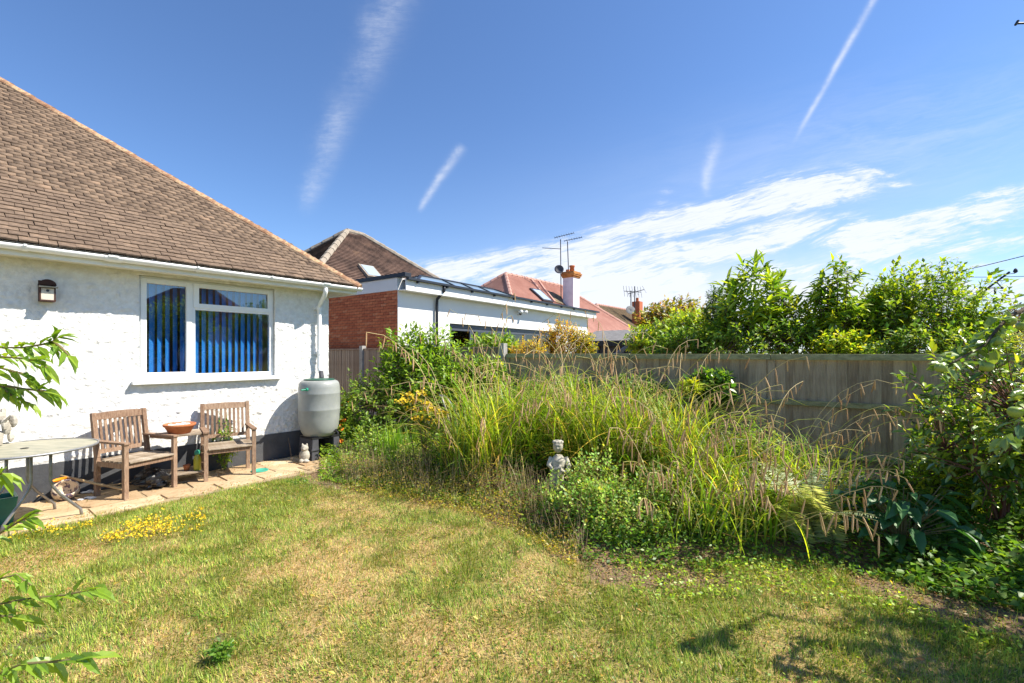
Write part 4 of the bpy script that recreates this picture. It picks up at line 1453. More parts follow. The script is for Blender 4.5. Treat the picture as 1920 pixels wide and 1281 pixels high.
# chimney
cc = dp(1071, 560, 27.5)
chf = Frame((cc.x, cc.y), H.ex, H.ey)
ctop = 1.6 + (664 - 522) * 27.5 / FPX
chm = MB().fbox(chf, -.36, .36, -.36, .36, 2.5, ctop).build('chimney', mat('painted_chimney', (.62, .58, .64), (.72, .70, .74), 4, rough=.8), h2)
g = MB()
for k, (w, z0, z1) in enumerate(((.40, 0, .09), (.45, .09, .18), (.48, .18, .27), (.42, .27, .36))):
    g.fbox(chf, -w, w, -w, w, ctop + z0 + .001 * k, ctop + z1)
g.build('chimney_cap', mat('orange_brick_cap', (.32, .12, .04), (.5, .24, .07), 3, rough=.9), chm)
MB().lathe(chf.p(.1, .0, ctop + .36), [(.15, 0), (.13, .3), (.17, .34), (.17, .42), (.12, .42)], 16).build('chimney_pot', M['terra'], chm, smooth=True)
MB().lathe(chf.p(-.22, -.1, ctop + .36), [(.12, 0), (.12, .14)], 12).build('chimney_pot', M['terra'], chm)


def aerial(name, mast_px, mast_y0, mast_y1, d, booms, label, group=None):
    p0, p1 = dp(mast_px[0], mast_y0, d), dp(mast_px[1], mast_y1, d)
    o = empty(name, p0, label, 'aerial', group)
    MB().tube([p0, p1], .03 * d / 27, 6).build('mast', M['wire'], o)
    for (xa, ya, xb, yb, n, el) in booms:
        a, b_ = dp(xa, ya, d), dp(xb, yb, d)
        g = MB().tube([a, b_], .02 * d / 27, 5)
        dr = (b_ - a).normalized()
        vert = dr.cross(Vector((0, 1, 0))).normalized()
        side = (Vector((0, 1, 0)) * .6 + vert * .8).normalized()
        for k in range(n):
            c = a.lerp(b_, k / max(1, n - 1))
            g.tube([c - side * el, c + side * el], .010 * d / 27, 4)
        g.build('antenna', M['wire'], o)
    return o


ae = aerial('television_aerial', (1052, 1051), 560, 449, 27.2, [(1040, 446, 1076, 437, 9, .12), (1017, 465, 1051, 467, 1, .02)], 'taller aerial mast with satellite dish beside the white chimney')
ds = dp(1049, 506, 27.0)
MB().lathe(ds, [(.02, .0), (.18, .03), (.28, .09), (.27, .10), (.17, .045), (.02, .015)], 20, Vector((1, 0, 0)), Vector((0, .3, 1)).normalized(), Vector((-.35, -1, .25)).normalized()).build('satellite_dish', M['black2'], ae, smooth=True)
aerial('television_aerial', (1066, 1064), 510, 453, 27.3, [(1058, 452, 1091, 445, 8, .10)], 'shorter aerial mast rising from behind the white chimney')
# reflector of the first aerial
# third house further back
h3 = empty('far_house', (8, 46, 0), 'far house with mossy brown roof just right of the pink roof', 'house')
S3 = dp(1118, 571, 44.0)
hip_house(h3, S3, 7.0, S3.z, 4.2, M['olive'], M['pinkhip'], M['paintwall'], hipr=.13)
cc3 = dp(1195, 580, 46)
c3f = Frame((cc3.x, cc3.y), H.ex, H.ey)
ct3 = dp(1195, 566, 46).z
MB().fbox(c3f, -.4, .4, -.4, .4, 2, ct3).build('chimney', M['brick'], h3)
MB().lathe(c3f.p(0, 0, ct3), [(.16, 0), (.14, .4)], 10).build('chimney_pot', M['terra'], h3)
aerial('television_aerial', (1183, 1183), 580, 545, 45.5, [(1170, 546, 1202, 548, 7, .75)], 'far spiky aerial against the clouds left of the golden shrub')
aerial('television_aerial', (1190, 1190), 580, 537, 45.2, [(1178, 551, 1208, 543, 3, .5)], 'second far spiky aerial mast nearest the golden shrub')
sd = dp(1182, 582, 45)
tag(MB().lathe(sd, [(.02, 0), (.3, .05), (.45, .14), (.43, .15), (.02, .03)], 18, Vector((1, 0, 0)), Vector((0, .3, 1)).normalized(), Vector((-.2, -1, .2)).normalized()).build('satellite_dish', M['concrete'], h3, smooth=True), 'grey satellite dish')

# shed roof behind the fence
shd = empty('garden_shed', dp(1165, 660, 12.3), 'low shed with grey felt roof showing above the fence', 'shed')
sh0 = dp(1100, 640, 12.0)
sf = Frame((sh0.x, sh0.y), fdir, fin)
zt, ze = 2.27, 1.93
g = MB()
g.add([sf.p(-.3, .1, ze), sf.p(2.1, .1, ze), sf.p(2.1, -1.2, zt), sf.p(-.3, -1.2, zt), sf.p(-.3, .1, ze - .05), sf.p(2.1, .1, ze - .05), sf.p(2.1, -2.5, ze), sf.p(-.3, -2.5, ze)],
      [(0, 1, 2, 3), (4, 5, 1, 0), (3, 2, 6, 7), (0, 3, 7), (1, 6, 2)])
g.build('roof', M['felt'], shd)
MB().fbox(sf, -.15, 1.95, -2.35, 0, 0, ze - .06).build('wall', M['black2'], shd)
MB().fbox(sf, -.3, 2.1, .10, .13, ze - .13, ze + .01).build('fascia', M['anthracite'], shd)
MB().fbox(sf, .3, .36, .0, .05, .3, ze - .14).fbox(sf, 1.0, 1.06, .0, .05, .3, ze - .14).fbox(sf, 1.6, 1.66, .0, .05, .3, ze - .14).build('corner_batten', M['frame_g'], shd)
# dark pergola pole frame in front of the shed
pg = empty('pergola', dp(1185, 664, 10.5), 'thin dark pergola frame poking above the fence by the shed', 'pergola')
MB().bar(dp(1150, 668, 10.3), dp(1240, 606, 10.9), .07, .07).build('sloping_beam', M['anthracite'], pg)
MB().bar(dp(1183, 640, 10.5), Vector((dp(1183, 640, 10.5).x, 10.5, 0)), .07, .07).build('post', M['frame_g'], pg)
MB().bar(dp(1183, 641, 10.5), dp(1260, 640, 10.9), .06, .06).build('tie_beam', M['anthracite'], pg)


# ------------------------------------------------------------------ plants
def crown_np(center, radii, nshoot, lps, slen, up=.5, inner=.45, droop=.25, spread=.8, seed=None, lump=.35, zmin=None, ph=None, lower=-.75):
    """shoots spread through an uneven crown volume, leaves along each: positions, directions, normals, shoot tips, shoot roots"""
    g = np.random.default_rng(seed if seed is not None else rng.integers(1 << 30))
    d = unit(g.normal(size=(nshoot * 3, 3)))
    d = d[d[:, 2] > lower][:nshoot]
    n = len(d)
    # lumpy outline
    k = unit(g.normal(size=(9, 3)))
    amp = g.uniform(-1, 1, 9)
    bump = (np.exp(-((1 - d @ k.T) / .22)) * amp).sum(1)
    r = (inner + (1 - inner) * g.random(n) ** .55) * (1 + lump * bump * .6 + g.normal(0, .05, n))
    rad = np.array(radii)
    tip = np.array(center) + d * r[:, None] * rad
    t = unit(d * .75 * rad / rad.max() + np.array([0, 0, up]) + g.normal(0, .28, (n, 3)))
    L = slen * g.uniform(.6, 1.25, n)
    root = tip - t * L[:, None]
    u = (np.arange(lps) + .5) / lps
    pos = root[:, None] + (tip - root)[:, None] * u[None, :, None]
    ang = (np.arange(lps) * 2.4)[None] + g.uniform(0, 6.28, (n, 1))
    a = unit(np.cross(t, np.array([.2, .31, .93])))
    b = np.cross(t, a)
    radial = a[:, None] * np.cos(ang)[..., None] + b[:, None] * np.sin(ang)[..., None]
    w = .35 + .5 * u[None, :, None]
    ld = t[:, None] * w + radial * spread * (1.1 - .6 * u[None, :, None]) + np.array([0, 0, -droop]) + g.normal(0, .18, (n, lps, 3))
    ld = unit(ld)
    nn = unit(t[:, None] * .5 + np.array([0, 0, .45]) + np.array(SUN_DIR) * .55 + np.array([0, -.35, 0]) - .25 * radial + g.normal(0, .32, (n, lps, 3)))
    P, D, Nn = pos.reshape(-1, 3), ld.reshape(-1, 3), nn.reshape(-1, 3)
    if zmin is not None:
        kp = P[:, 2] > zmin
        P, D, Nn = P[kp], D[kp], Nn[kp]
    return P, D, Nn, tip, root


def stems_np(base, center, tip, root, r0, nb=7, rtw=.003, seed=1, flare=.5):
    g = np.random.default_rng(seed)
    base, center = np.array(base), np.array(center)
    # a few limbs from the base up into the crown, twigs from the nearest limb point
    ends = root[g.choice(len(root), min(nb, len(root)), replace=False)]
    V, F, nodes = [], [], []
    off = 0
    for e in ends:
        mid = base * .55 + e * .45 + g.normal(0, .05, 3)
        mid[:2] = base[:2] + (e[:2] - base[:2]) * .3
        pts = [base + g.normal(0, .25, 3) * np.array([r0 * 2, r0 * 2, 0]), (base + mid) / 2 + g.normal(0, .015, 3), mid, (mid + e) / 2 + g.normal(0, .03, 3), e]
        rr = [r0, r0 * .8, r0 * .6, r0 * .4, r0 * .22]
        for i in range(4):
            v, f = prisms([pts[i]], [pts[i + 1]], rr[i], rr[i + 1])
            V.append(v); F.append(f + off); off += len(v)
        nodes += [pts[2], pts[3], pts[4], (pts[2] + pts[3]) / 2]
    nodes = np.array(nodes)
    dist = ((root[:, None] - nodes[None]) ** 2).sum(2)
    nr_ = nodes[dist.argmin(1)]
    v, f = prisms(nr_, root, rtw * 1.5, rtw)
    V.append(v); F.append(f + off); off += len(v)
    v, f = prisms(root, tip, rtw, rtw * .4)
    V.append(v); F.append(f + off)
    return np.concatenate(V), np.concatenate(F)


LEAF_ME = {}


def leaf_mesh(key, m, ratio, T=T_LEAF, curl=1.0):
    if key not in LEAF_ME:
        me = bpy.data.meshes.new('leaf')
        v = T[0] * np.array([1, ratio, curl])
        me.from_pydata(v.tolist(), [], T[1].tolist())
        me.materials.append(m)
        LEAF_ME[key] = me
    return LEAF_ME[key]


from mathutils import Matrix


def leaf_objs(parent, P, D, Nn, ln, me, name='leaf'):
    D = unit(D)
    Sd = unit(np.cross(Nn, D))
    N2 = np.cross(D, Sd)
    o0 = ORG[parent]
    for i in range(len(P)):
        o = bpy.data.objects.new(name, me)
        COL.objects.link(o)
        o.parent = parent
        l = float(ln[i])
        d, s, n = D[i] * l, Sd[i] * l, N2[i] * l
        o.matrix_basis = Matrix(((d[0], s[0], n[0], P[i][0] - o0.x), (d[1], s[1], n[1], P[i][1] - o0.y), (d[2], s[2], n[2], P[i][2] - o0.z), (0, 0, 0, 1)))


def near_order(P):
    return np.argsort(((P - np.array([0, 0, CAM_H])) ** 2).sum(1) + np.where(np.abs(P[:, 0] / np.maximum(P[:, 1], .1)) > 1.16, 100, 0))


def plant(name, label, cat, base, center, radii, nshoot, lps, ln, ratio, cols, m='leaf', T=T_MED, slen=.25, r0=.02, nb=7, stem_m='bark', group=None,
          ind=None, indmat=None, stem_name='trunk', w=None, curl=1.0, jit=.16, rtw=.003, flowers=None, seed=None, extra=(), **kw):
    base = Vector(base)
    o = empty(name, base, label, cat, group)
    P, D, Nn, tip, root = crown_np(center, radii, nshoot, lps, slen, seed=seed if seed is not None else zlib.crc32(label.encode()), **kw)
    for i, (c_, r_, n_) in enumerate(extra):
        q = crown_np(c_, r_, n_, lps, slen, seed=zlib.crc32(label.encode()) + i + 1, **kw)
        P, D, Nn, tip, root = (np.concatenate([a_, b_]) for a_, b_ in zip((P, D, Nn, tip, root), q))
    lens = ln * rng.uniform(.55, 1.25, len(P)).astype(np.float32)
    col = ramp_cols(len(P), cols, jit, w)
    sv, sf_ = stems_np(base, center, tip, root, r0, nb, rtw)
    np_obj(stem_name, sv, sf_, M[stem_m], o)
    if ind:
        od = near_order(P)
        a = od[:ind]
        leaf_objs(o, P[a], D[a], Nn[a], lens[a], leaf_mesh(indmat + str(ratio), M[indmat], ratio, T_LEAF, curl))
        rest = od[ind:]
        P, D, Nn, lens, col = P[rest], D[rest], Nn[rest], lens[rest], col[rest]
    if len(P):
        V, F, C = leaves_np(P, D, Nn, lens, lens * ratio, col, T, curl)
        np_obj('foliage', V, F, M[m], o, col=C, kind='stuff')
    if flowers:
        fc, fn, fs, fm = flowers
        kk = rng.choice(len(tip), min(fn, len(tip)), replace=False)
        vs, fs2, off = [], [], 0
        for p in tip[kk]:
            q = np.repeat(p[None], 6, 0) + rng.normal(0, fs * .25, (6, 3))
            dd = unit(rng.normal(size=(6, 3)))
            v, f, c = leaves_np(q, dd, unit(rng.normal(size=(6, 3)) + np.array([0, -.6, .6])), np.full(6, fs, np.float32), np.full(6, fs, np.float32), np.ones((6, 3), np.float32), T_PET)
            vs.append(v); fs2.append(f + off); off += len(v)
        np_obj(fc, np.concatenate(vs), np.concatenate(fs2), M[fm], o, kind='stuff')
    return o


GREEN = [(.17, .29, .035), (.25, .37, .045), (.10, .19, .03)]
BRIGHT = [(.24, .37, .035), (.34, .44, .045), (.15, .26, .03), (.44, .46, .05)]
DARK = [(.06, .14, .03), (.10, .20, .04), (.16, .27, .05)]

# --- beyond the fence
def G0_(p): return Vector((p.x, p.y, 0))
def behind(name, label, x, y, d, radii, *a, cat='shrub', **kw):
    c = dp(x, y, d)
    return plant(name, label, cat, G0_(c), c, radii, *a, group='trees and shrubs beyond the fence', **kw)


behind('golden_shrub', 'golden yellow shrub above the fence in front of the white extension, taller of two', 1052, 640, 9.7, (.46, .38, .50), 520, 7, .055, .45,
       [(.50, .36, .03), (.62, .42, .03), (.30, .30, .03), (.55, .28, .04)], slen=.16, T=T_SML, up=.7, lump=.6)
behind('golden_shrub', 'small rounded yellow and green shrub to the right of the golden one', 1094, 648, 9.5, (.29, .28, .36), 260, 7, .05, .5,
       [(.50, .42, .03), (.20, .26, .03), (.60, .46, .04)], slen=.14, T=T_SML)
behind('golden_shrub', 'low apricot yellow shrub just above the lower fence end', 990, 660, 9.4, (.42, .28, .28), 260, 7, .055, .45,
       [(.58, .36, .05), (.45, .40, .05)], slen=.14, T=T_SML)
behind('broad_leaf_shrub', 'pale green broad leaved shrub in front of the bifold doors', 925, 650, 9.9, (.62, .4, .33), 150, 7, .15, .42,
       [(.20, .30, .04), (.28, .36, .06), (.12, .22, .03)], slen=.3, up=.8)
behind('russet_shrub', 'russet and gold topped shrub behind the pergola frame', 1258, 608, 14.5, (1.30, 1.0, .85), 560, 8, .15, .5,
       [(.30, .22, .035), (.22, .20, .03), (.10, .13, .025), (.30, .13, .05), (.36, .33, .04)], slen=.35, lump=.5)
behind('green_shrub', 'mixed green leafy shrub between the shed and the long leaved tree', 1285, 632, 9.0, (.80, .6, .62), 420, 8, .10, .5, BRIGHT, slen=.25, lump=.6)
behind('blue_green_shrub', 'narrow blue green shrub with a pointed top beside the long leaved tree', 1345, 590, 8.6, (.26, .25, .62), 260, 8, .07, .4, [(.08, .14, .06), (.12, .19, .09), (.05, .10, .04)], slen=.2, lump=.6, up=1.0)
behind('long_leaf_tree', 'tall tree with long drooping leaves, its top left of the drooping young tree', 1412, 578, 7.7, (.60, .5, .74), 84, 11, .25, .25,
       [(.06, .13, .02), (.12, .21, .025), (.24, .32, .03)], m='leaf_gloss', slen=.28, cat='tree', ind=290, indmat='leaf_loquat', up=1.1, droop=.15, spread=1.0, lump=.5, r0=.035, T=T_LEAF)
behind('yellow_green_shrub', 'bright yellow green shrub between the two tall leafy trees', 1485, 610, 7.6, (.62, .45, .50), 190, 9, .16, .3,
       [(.26, .34, .03), (.34, .38, .035), (.14, .22, .025)], slen=.25, up=.9)
behind('drooping_tree', 'young tree with a drooping domed head of pointed leaves', 1568, 558, 7.3, (.40, .40, .66), 84, 11, .17, .33,
       [(.07, .15, .02), (.13, .22, .03), (.24, .30, .03)], cat='tree', slen=.22, ind=280, indmat='leaf_loquat', up=.9, droop=.55, r0=.03, lump=.45)
behind('round_tree', 'dense rounded tree with small glossy leaves and wispy shoots by the overhead wires', 1722, 580, 7.3, (1.0, .8, .76), 600, 9, .095, .5,
       [(.14, .25, .03), (.23, .34, .035), (.34, .42, .04), (.09, .17, .025)], cat='tree', slen=.46, lump=.85, r0=.04, up=.8)
behind('variegated_shrub', 'cream variegated shrub behind the fence under the apple branch', 1880, 662, 6.8, (.95, .5, .42), 520, 8, .06, .5,
       [(.50, .48, .24), (.42, .44, .17), (.25, .32, .08)], slen=.2, T=T_SML)
behind('purple_shrub', 'dull purple brown shrub in the distance at the right edge', 1925, 612, 10, (.75, .6, .55), 420, 8, .07, .5,
       [(.09, .05, .055), (.14, .09, .07), (.16, .15, .06)], slen=.22, T=T_SML)
behind('bright_shrub', 'mid green leafy shrub right behind the pointed blue green one', 1372, 622, 7.9, (.48, .35, .42), 260, 8, .10, .45, BRIGHT + GREEN, slen=.28, lump=.7)
behind('bright_shrub', 'loose bright shrub between the drooping tree and the round tree', 1665, 585, 7.5, (.45, .4, .58), 260, 8, .10, .45, BRIGHT, slen=.32, lump=.7, up=.8)
behind('bright_shrub', 'loose green shrub at the right shoulder of the round tree', 1812, 618, 7.2, (.42, .4, .46), 240, 8, .085, .45, BRIGHT + GREEN, slen=.3, lump=.7, up=.8)
behind('bright_shrub', 'bright leafy shrub filling the gap left of the round tree', 1625, 610, 7.6, (.5, .4, .50), 330, 8, .10, .5, BRIGHT, slen=.26, lump=.6)
behind('bright_shrub', 'lime green leafy shrub low above the fence between shed and tall trees', 1215, 640, 8.8, (.42, .35, .36), 260, 8, .08, .5, BRIGHT, slen=.24, lump=.6)
behind('bright_shrub', 'yellow tinged shrub beneath the drooping tree just above the fence rail', 1585, 650, 6.9, (.5, .25, .28), 200, 8, .09, .5, BRIGHT + [(.5, .48, .05)], slen=.22, lump=.6)
behind('dark_hedge', 'dark green hedge mass just behind the fence rail', 1500, 668, 7.2, (1.55, .30, .58), 620, 8, .085, .5, DARK + [(.20, .31, .04), (.28, .38, .05)], slen=.22)
behind('dark_hedge', 'second dark hedge mass behind the fence below the round tree', 1770, 668, 6.5, (1.2, .28, .52), 450, 8, .08, .5, DARK + [(.26, .37, .05), (.34, .42, .06)], slen=.22)
behind('dark_hedge', 'third dark hedge mass behind the fence left of the long leaved tree', 1300, 665, 8.2, (.9, .3, .62), 420, 8, .085, .5, DARK + [(.20, .31, .04), (.28, .38, .05)], slen=.22)

# --- at the left of the border
def inbed(name, label, x, y, d, radii, *a, cat='shrub', **kw):
    c = dp(x, y, d)
    return plant(name, label, cat, Vector((c.x, c.y, gz1(c.x, c.y) - .02)), c, radii, *a, group='shrubs and plants in the border', **kw)


inbed('green_shrub', 'large bright green shrub rising in front of the white extension corner', 785, 702, 8.1, (.90, .7, 1.16), 720, 9, .115, .42, GREEN + [(.2, .3, .03)], slen=.34, lump=.65, up=.9, r0=.02, lower=-.95)
inbed('green_shrub', 'lower paler green shrub between the water butt and the large shrub', 695, 765, 7.7, (.55, .55, .62), 400, 9, .075, .5, [(.15, .25, .035), (.22, .30, .05), (.10, .18, .03)], slen=.26, lump=.6, lower=-.95)
inbed('nasturtium', 'leafy plant with orange flowers beside the water butt', 648, 798, 7.35, (.22, .3, .44), 240, 8, .06, .8, [(.16, .26, .03), (.24, .32, .04), (.12, .2, .03)], slen=.16,
      flowers=('orange_flower', 16, .05, 'petal_o'), cat='plant', lower=-.95)
inbed('leafy_weed', 'leafy green weeds below the metal tube handle', 860, 830, 6.4, (.42, .4, .36), 330, 8, .06, .45, GREEN, slen=.22, cat='plant', lower=-.95)
inbed('leafy_weed', 'dark leafy weeds left of the cherub statue', 950, 870, 5.6, (.38, .3, .26), 260, 8, .055, .5, DARK + GREEN, slen=.18, cat='plant', lower=-.95)
inbed('leafy_weed', 'leafy green weeds between the sedge stems behind the statue', 1020, 850, 5.9, (.6, .4, .34), 300, 8, .07, .42, GREEN + [(.3, .42, .06)], slen=.25, cat='plant', lower=-.95)
inbed('leafy_weed', 'leafy green weeds between the sedge stems right of the fresh green bush', 1290, 880, 5.0, (.55, .4, .34), 330, 8, .065, .42, GREEN + [(.3, .42, .06)], slen=.25, cat='plant', lower=-.95)
inbed('leafy_weed', 'tall bushy weeds in front of the mid fence below the dark climber', 1400, 850, 5.0, (.45, .35, .36), 260, 8, .055, .45, GREEN + [(.34, .44, .10)], slen=.25, cat='plant', lower=-.95)
inbed('leafy_weed', 'tall leafy weeds behind the sedge clumps under the fence step', 985, 775, 7.0, (.9, .4, .50), 420, 8, .08, .42, GREEN + [(.3, .42, .06)], slen=.3, cat='plant', lower=-.95, up=.9)
inbed('leafy_weed', 'leafy weeds in front of the fence between the golden shrub and the dark climber', 1190, 790, 6.2, (.85, .35, .45), 420, 8, .075, .42, GREEN + DARK, slen=.3, cat='plant', lower=-.95, up=.9)
inbed('leafy_weed', 'fine leaved bushy weeds hanging over the lawn left of the silvery fern', 1340, 990, 3.95, (.42, .3, .30), 330, 8, .045, .45, GREEN + DARK + [(.34, .44, .10)], slen=.2, cat='plant', lower=-.95)
inbed('leafy_weed', 'leafy weeds between the silvery fern and the dock leaves', 1610, 960, 4.4, (.4, .35, .36), 260, 8, .055, .45, DARK + GREEN, slen=.2, cat='plant', lower=-.95)
inbed('bushy_weed', 'bushy green weeds in front of the paler shrub right of the water butt', 700, 835, 6.9, (.42, .32, .38), 330, 8, .06, .42, GREEN + [(.32, .40, .07)], slen=.26, cat='plant', lower=-.95, up=.8)
inbed('bushy_weed', 'yellow green weeds in front of the ragwort stems', 775, 868, 6.2, (.40, .28, .34), 280, 8, .05, .42, [(.30, .38, .06), (.22, .32, .05), (.42, .42, .10)], slen=.24, cat='plant', lower=-.95, up=.8)
inbed('bushy_weed', 'green weeds below the bent tube handle at the sedge edge', 860, 872, 5.8, (.38, .26, .32), 260, 8, .055, .42, GREEN, slen=.24, cat='plant', lower=-.95, up=.8)
inbed('bushy_weed', 'dry tan and yellow tall weeds left of the statue', 915, 905, 5.2, (.36, .24, .26), 260, 8, .035, .4, [(.44, .34, .12), (.50, .42, .10), (.30, .30, .07), (.36, .22, .11)], slen=.24, cat='plant', lower=-.95, up=.9, T=T_SML)
inbed('leafy_shrub', 'leafy green shrub hiding the taller fence beside its end post', 905, 712, 8.2, (.62, .28, .50), 300, 9, .10, .42, GREEN + BRIGHT, slen=.3, lump=.7, lower=-.95)
inbed('leafy_shrub', 'leafy green growth against the fence below the golden shrubs', 1045, 745, 7.3, (.72, .25, .46), 300, 9, .085, .42, GREEN + DARK, slen=.3, lump=.7, lower=-.95)
inbed('leafy_shrub', 'leafy green growth against the fence below the shed roof', 1195, 750, 6.7, (.70, .25, .40), 300, 9, .08, .42, GREEN + DARK, slen=.3, lump=.7, lower=-.95)
inbed('glossy_bush', 'glossy green bush filling the space below the reddish shoots at the right', 1795, 850, 4.25, (.42, .32, .62), 230, 9, .085, .42, GREEN + BRIGHT, slen=.24, m='leaf_gloss', lower=-.95, T=T_LEAF)
inbed('climber', 'dark green climber with yellowish tips hanging over the fence', 1335, 722, 6.1, (.36, .20, .32), 210, 8, .085, .62, DARK + [(.10, .2, .02)], slen=.2, m='leaf_gloss', cat='plant')
inbed('climber', 'lime green leafy shoots in front of the dark climber', 1293, 722, 5.9, (.16, .12, .09), 40, 7, .08, .5, [(.30, .38, .03), (.38, .42, .04)], slen=.14, cat='plant')
inbed('marjoram_bush', 'low dense fresh green bush spilling towards the lawn beside the statue', 1140, 940, 4.15, (.50, .40, .33), 620, 10, .040, .6, [(.22, .37, .08), (.30, .46, .10), (.14, .26, .06), (.44, .54, .16), (.30, .28, .10)], slen=.24, T=T_SML, up=1.1, lower=-.9, lump=.9, inner=.5, jit=.24, extra=[(tuple(dp(1235, 940, 4.3)), (.34, .3, .40), 300), (tuple(dp(1050, 945, 4.4)), (.26, .22, .27), 190), (tuple(dp(1110, 895, 4.5)), (.25, .25, .26), 170), (tuple(dp(1190, 985, 3.9)), (.34, .22, .18), 200), (tuple(dp(1300, 975, 4.2)), (.26, .24, .28), 150)], r0=.008, nb=16, stem_m='redtwig', stem_name='stem', rtw=.0015)
inbed('leafy_weed', 'mixed leafy weeds under the right hand sedge stems', 1390, 950, 4.35, (.5, .3, .33), 420, 8, .055, .45, GREEN + DARK, slen=.2, cat='plant', lower=-.95)
inbed('dark_shrub', 'deep green shaded shrub filling the corner below the fence at the right', 1800, 940, 4.6, (.80, .5, .55), 560, 8, .09, .5, DARK + GREEN, slen=.25, lower=-.95, m='leaf_gloss')

# upright bright green clump of narrow leaves
def ribbon_np(base, az, phi0, phi1, L, w, cols, K=6, pw=1.5, twist=None):
    """arching strap leaves: base (N,3), azimuth, start and end lean, length, width"""
    N = len(az)
    t = (np.arange(K) + .5) / K
    phi = phi0[:, None] + (phi1 - phi0)[:, None] * t[None] ** pw
    st = (L / K)[:, None]
    h = np.stack([np.cos(az), np.sin(az), np.zeros(N)], 1)
    stepv = h[:, None] * (np.sin(phi) * st)[..., None] + np.array([0, 0, 1.0]) * (np.cos(phi) * st)[..., None]
    P = np.concatenate([base[:, None], base[:, None] + np.cumsum(stepv, 1)], 1)
    side = np.stack([-np.sin(az), np.cos(az), np.zeros(N)], 1)
    if twist is not None:
        side = unit(side + np.array([0, 0, 1.0]) * np.sin(twist)[:, None] * .6 + h * (np.sin(twist * 1.7) * .6)[:, None])
    tt = np.arange(K + 1) / K
    ww = w[:, None] * np.clip(np.minimum(tt * 6 + .5, 1) * (1 - tt ** 2.2) + .03, 0, 1)[None]
    V = np.stack([P - side[:, None] * (ww / 2)[..., None], P + side[:, None] * (ww / 2)[..., None]], 2)     # N,K+1,2,3
    q = np.array([[2 * i, 2 * i + 1, 2 * i + 3, 2 * i + 2] for i in range(K)])
    F = (q[None] + (np.arange(N) * 2 * (K + 1))[:, None, None]).reshape(-1, 4)
    C = np.repeat(cols[:, None], 2 * (K + 1), 1).reshape(-1, 3)
    return V.reshape(-1, 3), F, C, P


c = gp(745, 872)
o = empty('strap_leaf_clump', c, 'upright bright green clump of narrow leaves left of the yellow ragwort', 'plant', 'shrubs and plants in the border')
n = 130
bs = np.array(c) + np.stack([rng.normal(0, .13, n), rng.normal(0, .12, n), np.zeros(n)], 1)
V, F, C, _ = ribbon_np(bs, rng.uniform(0, 6.28, n), np.abs(rng.normal(.08, .08, n)), rng.uniform(.2, .7, n), rng.uniform(.35, .68, n), rng.uniform(.014, .024, n), ramp_cols(n, [(.16, .30, .03), (.22, .36, .04), (.10, .2, .025)]), twist=rng.uniform(-2, 2, n))
np_obj('foliage', V, F, M['leaf'], o, col=C, kind='stuff')

# ragwort
c = gp(800, 898)
rag = empty('ragwort', c, 'tall ragwort with clusters of yellow flowers in front of the shrub', 'plant', 'shrubs and plants in the border')
heads = [(765, 740), (778, 752), (790, 736), (772, 765), (800, 758), (812, 768), (795, 772), (826, 775), (785, 783), (755, 752), (815, 790)]
g = MB()
lp, ldv, fv = [], [], []
for x, y in heads:
    tpx = dp(x, y, 5.85 + rng.uniform(-.12, .12))
    b0 = c + Vector((rng.normal(0, .05), rng.normal(0, .05), 0))
    mid = b0.lerp(tpx, .55) + Vector((0, 0, .08))
    g.tube([b0, mid, tpx], [.006, .005, .003], 5)
    for k in range(22):
        u = rng.uniform(.1, .95)
        lp.append(b0.lerp(mid, u / .55) if u < .55 else mid.lerp(tpx, (u - .55) / .45))
    for k in range(26):
        fv.append(tpx + Vector((rng.normal(0, .045), rng.normal(0, .045), rng.normal(.0, .022))))
g.build('stem', M['twig'], rag)
lp = np.array(lp)
nl = len(lp)
V, F, C = leaves_np(lp, unit(rng.normal(size=(nl, 3)) + np.array([0, 0, .2])), unit(rng.normal(size=(nl, 3)) * .5 + np.array([0, 0, 1])), np.full(nl, .085, np.float32), np.full(nl, .03, np.float32), ramp_cols(nl, [(.18, .24, .08), (.12, .2, .04), (.28, .32, .15)]))
np_obj('foliage', V, F, M['leaf'], rag, col=C, kind='stuff')
fv = np.array(fv)
nf = len(fv)
vv, ff, cc_ = leaves_np(np.repeat(fv, 2, 0), unit(rng.normal(size=(nf * 2, 3)) * np.array([1, 1, .3])), unit(rng.normal(size=(nf * 2, 3)) * .5 + np.array([.2, -.4, 1])), np.full(nf * 2, .026, np.float32), np.full(nf * 2, .026, np.float32), np.ones((nf * 2, 3), np.float32), T_PET)
np_obj('yellow_flower', vv, ff, M['petal_y'], rag, kind='stuff')

# bent tube handle standing in the weeds
c = Vector(dp(845, 800, 6.3)); c.z = .05
hd_o = empty('tube_handle', c, 'bent grey metal tube handle standing among the weeds right of the ragwort', 'handle')
for sx, dd in ((0, 0), (-14, .28)):
    pts = [dp(856 + sx, 850, 6.3 + dd), dp(855 + sx, 790, 6.3 + dd), dp(852 + sx, 772, 6.3 + dd), dp(845 + sx * .9, 757, 6.32 + dd), dp(837 + sx * .6, 745, 6.35 + dd), dp(828 + sx * .3, 741, 6.4 + dd)]
    pts[0].z = 0.03
    MB().tube(pts, .014, 8).build('tube', M['metal'], hd_o, smooth=True)
MB().tube([dp(855, 795, 6.3), dp(841, 795, 6.58)], .01, 6).build('cross_tube', M['metal'], hd_o)

